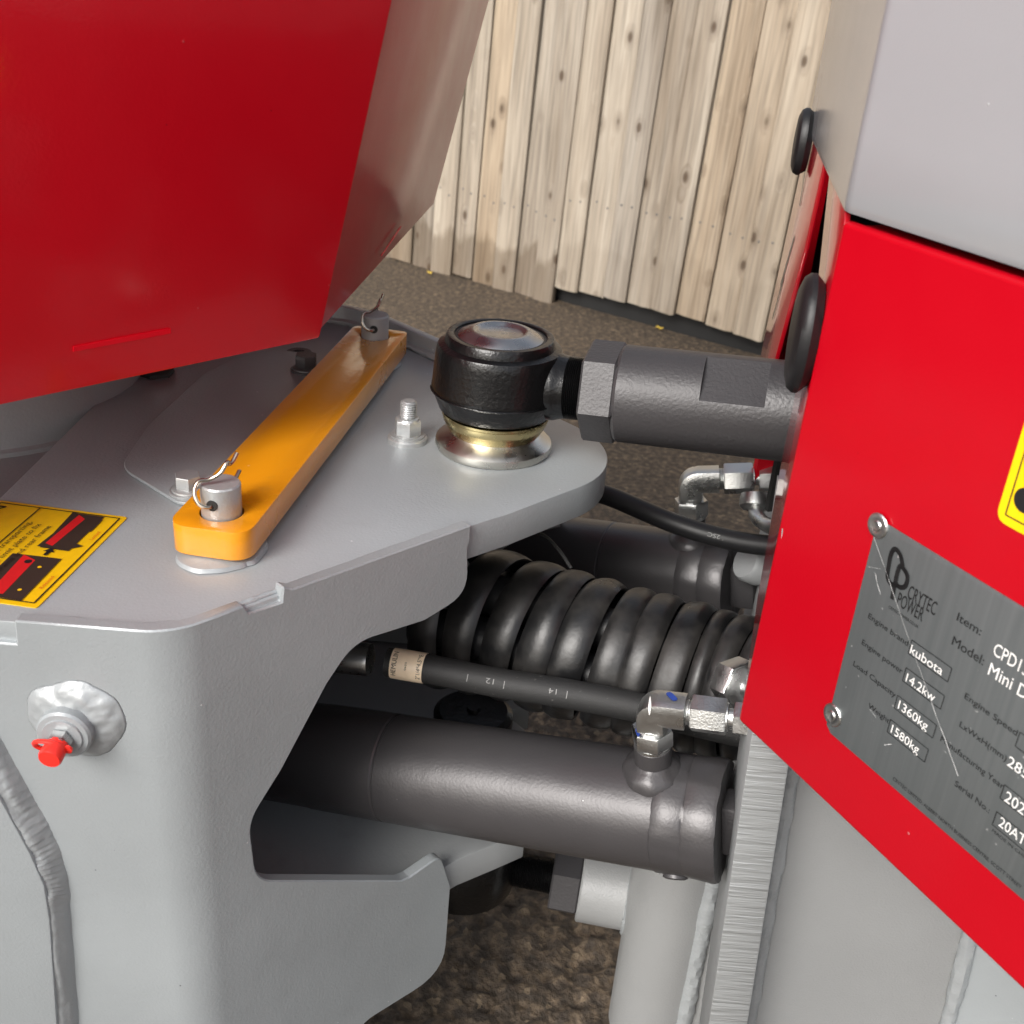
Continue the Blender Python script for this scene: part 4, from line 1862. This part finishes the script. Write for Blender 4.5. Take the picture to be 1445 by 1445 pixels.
# tab pressed in the side panel: a slim plate in a slot
sl = [hp(px, py, A, nS) for px, py in ((103, 489), (240, 463), (241, 470), (103, 496))]
bm = bmesh.new()
prism(bm, [p - nS * .002 for p in sl], nS * .0028)
obj('tab_plate', bm, M['red_skip'], skip, smooth=False)
# weld along the lower back seam
bm = bmesh.new()
weld(bm, [A.lerp(B, .40) + nb * .0002 + eT.normalized() * .012, A.lerp(B, .56) + nb * .0002 + eT.normalized() * .020], .0006, wob=.6, sd=21)
obj('weld_bead', bm, M['red_skip'], skip)

# swivel drum under the skip
drum = thing('swivel_drum', Vector((-.40, .86, .541)), 'dark grey swivel drum on the deck under the red skip', 'swivel mount')
p1, p2, p3 = hz(176, 592, .545), hz(100, 622, .545), hz(0, 640, .545)


def circ(p1, p2, p3):
    ax_, ay, bx, by, cx_, cy_ = p1.x, p1.y, p2.x, p2.y, p3.x, p3.y
    D = 2 * (ax_ * (by - cy_) + bx * (cy_ - ay) + cx_ * (ay - by))
    ux = ((ax_ ** 2 + ay ** 2) * (by - cy_) + (bx ** 2 + by ** 2) * (cy_ - ay) + (cx_ ** 2 + cy_ ** 2) * (ay - by)) / D
    uy = ((ax_ ** 2 + ay ** 2) * (cx_ - bx) + (bx ** 2 + by ** 2) * (ax_ - cx_) + (cx_ ** 2 + cy_ ** 2) * (bx - ax_)) / D
    return Vector((ux, uy, 0)), math.hypot(ax_ - ux, ay - uy)


dc_, dr = circ(p1, p2, p3)
dr = min(max(dr, .08), .16)
dc_ = Vector((p1.x, p1.y, 0)) + (dc_ - Vector((p1.x, p1.y, 0))).normalized() * dr
bm = bmesh.new()
lathe(bm, [(dr, .541), (dr, .5445), (dr - .004, .546), (dr - .004, .640), (.02, .640)], dc_, z, 72)
obj('drum_wall', bm, M['grey_deck'], drum)
bm = bmesh.new()
lathe(bm, [(dr * .8, .6405), (dr * .8, .656), (.02, .656)], dc_, z, 72)
obj('bearing_ring', bm, M['dark_bolt'], drum)

# ------------------------------------------------------------------ engine cover (red, right)
K = at(1123, 650, .58)
K.z = 0
wv = Vector((-.491, .871, 0)).normalized()
nP = Vector((-wv.y, wv.x, 0)).normalized()
if nP.x > 0:
    nP = -nP
fq = Vector((math.sin(R(8)), math.cos(R(8)), 0))       # along the front face
nQ = Vector((-fq.y, fq.x, 0)).normalized()             # out of the front face


def hPn(x, y):
    return hp(x, y, K, nP)


def hQ(x, y):
    return hp(x, y, K, nQ)


def P(a, zz):
    """point on the near panel: a metres towards the viewer from the corner"""
    return Vector((K.x, K.y, zz)) - wv * a


def Q(s_, zz):
    return Vector((K.x, K.y, zz)) + fq * s_


ZP0, ZP1 = .499, .7955
engine = thing('engine_cover', Vector((K.x + .2, K.y - .1, .499)), 'bright red sheet steel engine cover with riveted data plate at right', 'engine cover')
bm = bmesh.new()
prism(bm, [P(-.0045, ZP0), P(.34, ZP0 - .002), P(.34, ZP1), P(-.0025, ZP1)], -nP * .007, .0032, 4)
obj('cover_panel', bm, M['red'], engine)
# flanged top edge: rounded return inwards
bm = bmesh.new()
prism(bm, [P(.006, ZP1 - .001) - nP * .005, P(.34, ZP1 - .001) - nP * .005, P(.34, ZP1 - .001) - nP * .05, P(.006, ZP1 - .001) - nP * .05], Vector((0, 0, -.003)))
obj('top_flange', bm, M['red'], engine)
# front face: the near strip, the far strip, both standing round a tall dark opening
strip_near = [Q(.003, ZP0 + .003), Q(.003, ZP1 - .002), Q(.02, ZP1 + .012), Q(.105, ZP1 + .012), Q(.108, .80), Q(.060, .75), Q(.062, .64), Q(.046, .56), Q(.012, .503)]
bm = bmesh.new()
prism(bm, strip_near, -nQ * .003, .0006)
obj('front_strip', bm, M['red_flange'], engine)
strip_far = [Q(.142, .822), Q(.165, .745), Q(.250, .612), Q(.252, .606), Q(.356, .606), Q(.354, .62), Q(.30, .77), Q(.270, .815)]
bm = bmesh.new()
prism(bm, strip_far, -nQ * .003, .0006)
obj('front_strip', bm, M['red_flange'], engine)
# far wall, then near-black sheets added inside so the opening looks shaded
bm = bmesh.new()
fe = Q(.350, 0) - nQ * .012
box(bm, Vector((fe.x + .15, fe.y + .05, .66)), Vector((.15, .05, 0)), Vector((.001, -.003, 0)), Vector((0, 0, .16)))
obj('far_panel', bm, M['red'], engine)
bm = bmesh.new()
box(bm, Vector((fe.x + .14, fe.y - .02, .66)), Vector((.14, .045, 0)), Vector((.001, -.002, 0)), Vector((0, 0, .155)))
obj('shade_liner', bm, M['void'], engine)
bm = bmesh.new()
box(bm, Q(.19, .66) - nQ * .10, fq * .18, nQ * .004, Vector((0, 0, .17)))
obj('shade_bulkhead', bm, M['void'], engine)
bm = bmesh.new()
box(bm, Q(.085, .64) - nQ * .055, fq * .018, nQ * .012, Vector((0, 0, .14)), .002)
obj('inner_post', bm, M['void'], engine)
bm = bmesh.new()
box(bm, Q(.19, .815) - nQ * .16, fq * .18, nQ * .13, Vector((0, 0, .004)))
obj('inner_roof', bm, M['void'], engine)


# rubber buffers on the front strips
def buffer(c, r, h):
    bm = bmesh.new()
    lathe(bm, [(r * .86, .0005), (r * .97, .004), (r, h * .4), (r, h * .6), (r * .93, h * .82), (r * .76, h * .96), (r * .5, h), (.001, h)], c, nQ, 48)
    for v in bm.verts:                       # stretched upright like the moulded stop
        v.co.z = c.z + (v.co.z - c.z) * 1.25
    return obj('rubber_buffer', bm, M['rubber'], engine)


def on_strip(px, py, h):
    """buffer whose crown is seen at this place"""
    return hQ(px, py)


bn = hQ(1152, 475)
bn = Q(max(.022, min(.03, (bn - K).dot(fq))), bn.z)
buffer(bn, .0250, .0125)
bf = Q(.258, hQ(1146, 205).z)
buffer(bf, .0175, .0110)
# printed label on the far strip
bm = bmesh.new()
for s0, z0, s1, z1 in ((.245, .735, .285, .69), (.27, .70, .30, .66), (.25, .755, .262, .80)):
    strip(bm, Q(s0, z0), Q(s1, z1), .004, nQ, .0005)
lettering(bm, [('CRYTEC', Q(.335, .60), (Vector((0, 0, 1)) - fq * .35).normalized(), (fq + Vector((0, 0, .35))).normalized() * -1, .03, .13, .0006)])
obj('lettering', bm, M['black_print'], engine, smooth=False)

# data plate
npc = [hPn(*q) for q in ((1240, 725), (1170, 1025))]
a_l = (.0611 + .0633) / 2
zt_, zb_ = .6680, .5415
a_r = .235
bm = bmesh.new()
# corners nipped round the rivets
pl = [P(a_l, zt_ - .004), P(a_l, zb_ + .003), P(a_l + .004, zb_), P(a_r, zb_), P(a_r, zt_), P(a_l + .004, zt_)]
prism(bm, [p + nP * .0002 for p in pl], nP * .0010, .0003)
plate = obj('data_plate', bm, M['plate'], engine)
plate['label'] = 'brushed grey metal data plate with printed specification'
pv = -wv                                   # reading direction
pup = Vector((0, 0, 1))
LN = .0016


def ptext(s, p0, p1, cap):
    a0 = hPn(*p0)
    a1 = hPn(*p1)
    return (s, Vector((a0.x, a0.y, a0.z)), pv, pup, cap, (a1 - a0).dot(pv), LN)


bm = bmesh.new()
lettering(bm, [
    ptext('Engine brand', (1228, 871), (1284, 911), .0030),
    ptext('Engine power', (1219, 908), (1276, 950), .0030),
    ptext('Load Capacity', (1207, 938), (1266, 984), .0030),
    ptext('Weight', (1228, 997), (1257, 1021), .0030),
    ptext('Item:', (1353, 874), (1387, 895), .0042),
    ptext('Model:', (1346, 908), (1391, 936), .0046),
    ptext('Engine Speed', (1364, 984), (1438, 1037), .0031),
    ptext('LxWxH(mm)', (1357, 1024), (1423, 1072), .0031),
    ptext('Manufacturing Year', (1330, 1044), (1418, 1115), .0031),
    ptext('Serial No.:', (1350, 1107), (1399, 1146), .0031),
    ptext('CRYTEC', (1283, 842), (1322, 868), .0070),
    ptext('POWER', (1268, 852), (1303, 880), .0070),
    ptext('CRYTEC-POWER.CO.UK', (1257, 857), (1298, 889), .0016),
    ptext('CRYTEC LIMITED, ALBERT NORTH BUSINESS CENTRE, SCOTT STREET', (1263, 1099), (1445, 1250), .0019),
    ptext('MADE IN CHINA', (1403, 1172), (1460, 1216), .0016),
])
# the interlocked C and P of the logo, built from thick strokes


def stroke(path, w):
    pts_ = smooth_path([hPn(*q) for q in path], 5)
    for a_, b_ in zip(pts_, pts_[1:]):
        e_ = (b_ - a_).normalized() * (w * .12)
        strip(bm, a_ - e_, b_ + e_, w, nP, LN)


stroke([(1277, 797), (1274, 783), (1267, 774), (1261, 780), (1257, 800), (1256, 815), (1262, 824), (1270, 822)], .0024)
stroke([(1262, 844), (1272, 800), (1280, 804), (1284, 814), (1281, 826), (1274, 828), (1268, 824)], .0024)
# frames round the stamped values
for (tl_, tr_, hgt) in (((1290, 902), (1346, 944), .0076), ((1282, 941), (1336, 982), .0076), ((1270, 980), (1325, 1022), .0076), ((1260, 1014), (1313, 1058), .0076),
                        ((1443, 1032), (1500, 1075), .0076), ((1421, 1106), (1480, 1150), .0076), ((1410, 1144), (1470, 1190), .0076)):
    a_, b_ = hPn(*tl_), hPn(*tr_)
    b_ = Vector((b_.x, b_.y, a_.z))
    dn_ = Vector((0, 0, -hgt))
    for s_, e_ in ((a_, b_), (b_, b_ + dn_), (b_ + dn_, a_ + dn_), (a_ + dn_, a_)):
        strip(bm, s_, e_, .0004, nP, LN)
obj('lettering', bm, M['black_print'], plate, smooth=False)
for val in (
    ptext('kubota', (1287, 920), (1332, 952), .0047),
    ptext('14.2kw', (1281, 960), (1321, 990), .0047),
    ptext('1360kg', (1270, 998), (1310, 1032), .0047),
    ptext('1580kg', (1260, 1032), (1298, 1064), .0047),
    ptext('CPD13', (1404, 922), (1452, 952), .0062),
    ptext('Mini Dumper', (1397, 950), (1510, 1030), .0062),
    ptext('2850', (1424, 1078), (1462, 1110), .0052),
    ptext('2023', (1420, 1128), (1455, 1158), .0056),
    ptext('20AT8', (1412, 1163), (1456, 1200), .0052),
):
    bm = bmesh.new()
    lettering(bm, [val])
    obj('stamped_value', bm, M['white_print'], plate, smooth=False)
random.seed(5)
for p0, p1, w in (((1236, 755), (1300, 940), .00028), ((1300, 940), (1356, 1094), .00045), ((1229, 799), (1246, 802), .0002), ((1238, 806), (1246, 838), .0005), ((1231, 1000), (1240, 1012), .0004), ((1252, 1050), (1262, 1049), .0005)):
    bm = bmesh.new()
    n_s = 9
    prev_ = None
    for i_ in range(n_s + 1):
        t_ = i_ / n_s
        q_ = hPn(p0[0] + (p1[0] - p0[0]) * t_ + random.uniform(-.5, .5), p0[1] + (p1[1] - p0[1]) * t_)
        if prev_ is not None:
            strip(bm, prev_, q_, w * random.uniform(.4, 1.2), nP, LN + .0001)
        prev_ = q_
    obj('scratch', bm, M['scratch'], plate, smooth=False)
for (px, py) in ((1242, 741), (1178, 1008)):
    c = hPn(px, py) + nP * .0012
    bm = bmesh.new()
    lathe(bm, [(.0064, 0), (.0064, .0005), (.0058, .0012), (.0042, .0015), (.0034, .0012), (.0029, .0011), (.0022, .0017), (.0010, .0014), (.0004, .0014)], c, nP, 28)
    obj('rivet', bm, M['zinc'], plate)
# bright warning sticker at the right margin
bm = bmesh.new()
ws = [hPn(*q) for q in ((1458, 505), (1406, 732))]
zs1, zs0 = .735, ws[1].z
as0 = (ws[1] - K).dot(-wv)
pts = round_poly([P(as0, zs0), P(as0 + .10, zs0), P(as0 + .10, zs1 + .02), P(as0, zs1 + .02)], .006, 6)
prism(bm, [p + nP * .0002 for p in pts], nP * .0006)
i_ = .0042
ring_ = [P(as0 + i_, zs0 + i_), P(as0 + .10 - i_, zs0 + i_), P(as0 + .10 - i_, zs1 + .02 - i_), P(as0 + i_, zs1 + .02 - i_)]
for a_, b_ in zip(ring_, ring_[1:] + ring_[:1]):
    strip(bm, a_, b_, .0007, nP, .0010, 1)
c0 = hPn(1449, 706)
patch(bm, [c0 + pv * .0055 * math.cos(t) + pup * .0055 * math.sin(t) for t in [i * .3491 for i in range(18)]], nP, .0011, 1)
obj('warning_sticker', bm, [M['sticker_yellow'], M['black_print']], engine, smooth=False)

# ------------------------------------------------------------------ bonnet (grey) above the engine cover
bon = thing('bonnet', Vector((K.x + .2, K.y, .8)), 'smooth light grey bonnet resting above the red engine cover', 'bonnet')
zb0 = .7995
bpl = [P(.12 + .5, 0), P(.34, 0)]
# plan outline with a rounded front corner, slightly proud of the red panel
c0 = Vector((K.x, K.y, 0)) + nP * .0015 + nQ * .0005
pl2 = [c0 - wv * .34, c0, c0 + fq * .30, c0 + fq * .30 - nQ * .25, c0 - wv * .34 - nQ * .25]
pl2 = round_poly(pl2, [0, .012, .02, 0, 0], 10)
# front outline runs out further with height, as the photo's curved flank does
bm = bmesh.new()
levels = [(zb0, .003), (zb0 + .004, .0), (.835, .0), (.87, .0), (1.05, .0)]
rings = []
cen = sum(pl2, Vector()) / len(pl2)
for zz, ins in levels:
    rings.append([bm.verts.new(Vector((p.x, p.y, zz)) + (cen - p).normalized() * ins) for p in pl2])
n_ = len(pl2)
for r0, r1 in zip(rings, rings[1:]):
    for i in range(n_):
        j = (i + 1) % n_
        bm.faces.new((r0[i], r0[j], r1[j], r1[i]))
bm.faces.new(rings[0])
bm.faces.new(rings[-1])
# slanted cut of the front flank: pull the far lower part back
for v in bm.verts:
    s_ = (v.co - c0).dot(fq)
    on_front = abs((v.co - c0).dot(nQ)) < .02
    if on_front and s_ > .05 and v.co.z < .85:
        pass
obj('bonnet_shell', bm, M['bonnet'], bon, angle=40)

# ------------------------------------------------------------------ rear frame (grey, right)
rear = thing('rear_frame', Vector((.2, .6, 0)), 'light grey rear chassis with flame cut hinge plate and round post', 'machine frame')
PF = Vector((.155, .533, 0))
NF = Vector((-math.sin(R(8)) * .0, -1, 0))


def hF(x, y):
    return hp(x, y, PF, NF)


e_tl, e_tr, e_bl, e_br = hF(1066, 1000), hF(1116, 1062), hF(1001, 1438), hF(1056, 1438)
dl = (e_bl - e_tl)
dr_ = (e_br - e_tr)
e_tl = e_tl - dl * (.12 / abs(dl.z))
e_tr = e_tr - dr_ * (.12 / abs(dr_.z))
e_bl = e_bl + dl * (.12 / abs(dl.z))
e_br = e_br + dr_ * (.12 / abs(dr_.z))
bm = bmesh.new()
ext = fq * .072
vs = [e_tl, e_tr, e_br, e_bl]
prism(bm, vs, ext, .0012)
for f in bm.faces:
    f.normal_update()
bm.normal_update()
for f in bm.faces:
    f.material_index = 1 if f.normal.y < -.85 else 0
bmesh.ops.recalc_face_normals(bm, faces=bm.faces)
for f in bm.faces:
    f.material_index = 1 if f.normal.y < -.85 else 0
obj('hinge_plate', bm, [M['grey_deck'], M['cut']], rear)
# side wall set back from the plate's edge
yw = .575
Pw = Vector((0, yw, 0))
w_l = [hp(px, py, Pw, NF) for px, py in ((1108, 1090), (1048, 1445))]
w_r = [hp(px, py, Pw, NF) for px, py in ((1392, 1200), (1330, 1445))]
bm = bmesh.new()
tl0, bl0 = w_l
tr0, br0 = w_r
dL = (bl0 - tl0)
dR = (br0 - tr0)
quad = [tl0 - dL * .6, tr0 - dR * .6, br0 + dR * .6, bl0 + dL * .6]
prism(bm, quad, Vector((0, .008, 0)))
obj('side_wall', bm, M['grey_rear'], rear)
bm = bmesh.new()
weld(bm, [quad[0] + Vector((.002, -.003, 0)), quad[3] + Vector((.002, -.003, 0))], .0062, wob=.22, step=.004, sd=31)
obj('weld_bead', bm, M['grey_deck'], rear)
bm = bmesh.new()
r0, r1 = quad[1], quad[2]
prism(bm, [r0 + Vector((.0, .0, 0)), r0 + Vector((.25, -.13, 0)), r1 + Vector((.25, -.13, 0)), r1], Vector((.004, .008, 0)))
obj('side_wall', bm, M['grey'], rear)
bm = bmesh.new()
weld(bm, [r0 + Vector((.002, -.003, 0)), r1 + Vector((.002, -.003, 0))], .0055, wob=.2, step=.004, sd=41)
obj('weld_bead', bm, M['grey_rough'], rear)
# round post with its seam and boss
pc = at(940, 1330, .985)
tx, ty = pc.x, pc.y
bm = bmesh.new()
lathe(bm, [(.038, .02), (.0400, .022), (.0400, .300), (.038, .302)], Vector((tx, ty, 0)), z, 64)
post = obj('round_post', bm, M['grey_rear'], rear)
bm = bmesh.new()
va = (CAM - Vector((tx, ty, .2)))
va.z = 0
va.normalize()
sv = Vector((-va.y, va.x, 0))
if sv.x < 0:
    sv = -sv
wpos = Vector((tx, ty, 0)) + va * .0300 + sv * .0275
weld(bm, [wpos + z * .03, wpos + z * .298], .0068, wob=.25, step=.004, sd=51)
obj('weld_bead', bm, M['grey_rough'], rear)
bm = bmesh.new()
box(bm, Vector((tx, ty, .16)) + sv * .045 + va * .012, sv * .015, va * .016, Vector((0, 0, .15)), .001)
obj('post_web', bm, M['grey_rear'], rear)
bm = bmesh.new()
ba_ = JL + rdl * .109
lathe(bm, [(.033, 0), (.0345, .0015), (.0345, .046), (.033, .048)], ba_, rdl, 56)
obj('link_boss', bm, M['grey_rear'], rear)
bm = bmesh.new()
we = ba_ + rdl * .047
x, y, _ = basis(rdl)
weld(bm, [we + (x * math.cos(t) + y * math.sin(t)) * .0350 for t in [2 * math.pi * i / 30 for i in range(31)]], .0055, wob=.25, step=.004, sd=61)
obj('weld_bead', bm, M['grey_rough'], rear)
# pivot pin head beside the cylinder's lug, and the lug plates
bm = bmesh.new()
pp = at(1046, 1098, .80)
lathe(bm, [(.016, 0), (.016, .010), (.0145, .0125), (.001, .0125)], pp, Vector((-1, -.25, .25)).normalized(), 36)
obj('pin_head', bm, M['grey_rear'], rear)
bm = bmesh.new()
q_ = at(1098, 725, .93)
box(bm, q_ + Vector((.012, 0, -.02)), Vector((.016, 0, 0)), Vector((0, .006, 0)), Vector((0, 0, .11)), .001)
obj('far_lug', bm, M['grey_deck'], rear)
bm = bmesh.new()
pp = at(1072, 800, .96)
lathe(bm, [(.017, 0), (.017, .014), (.015, .017), (.001, .017)], pp, Vector((-1, -.3, .5)).normalized(), 36)
obj('pin_head', bm, M['grey_deck'], rear)
# dark rear bulkhead that closes the view between the plates
bm = bmesh.new()
box(bm, Vector((.300, .85, .30)), Vector((.006, .0, 0)), Vector((-.03, .20, 0)), Vector((0, 0, .20)))
obj('rear_wall', bm, M['grey_deck'], rear)
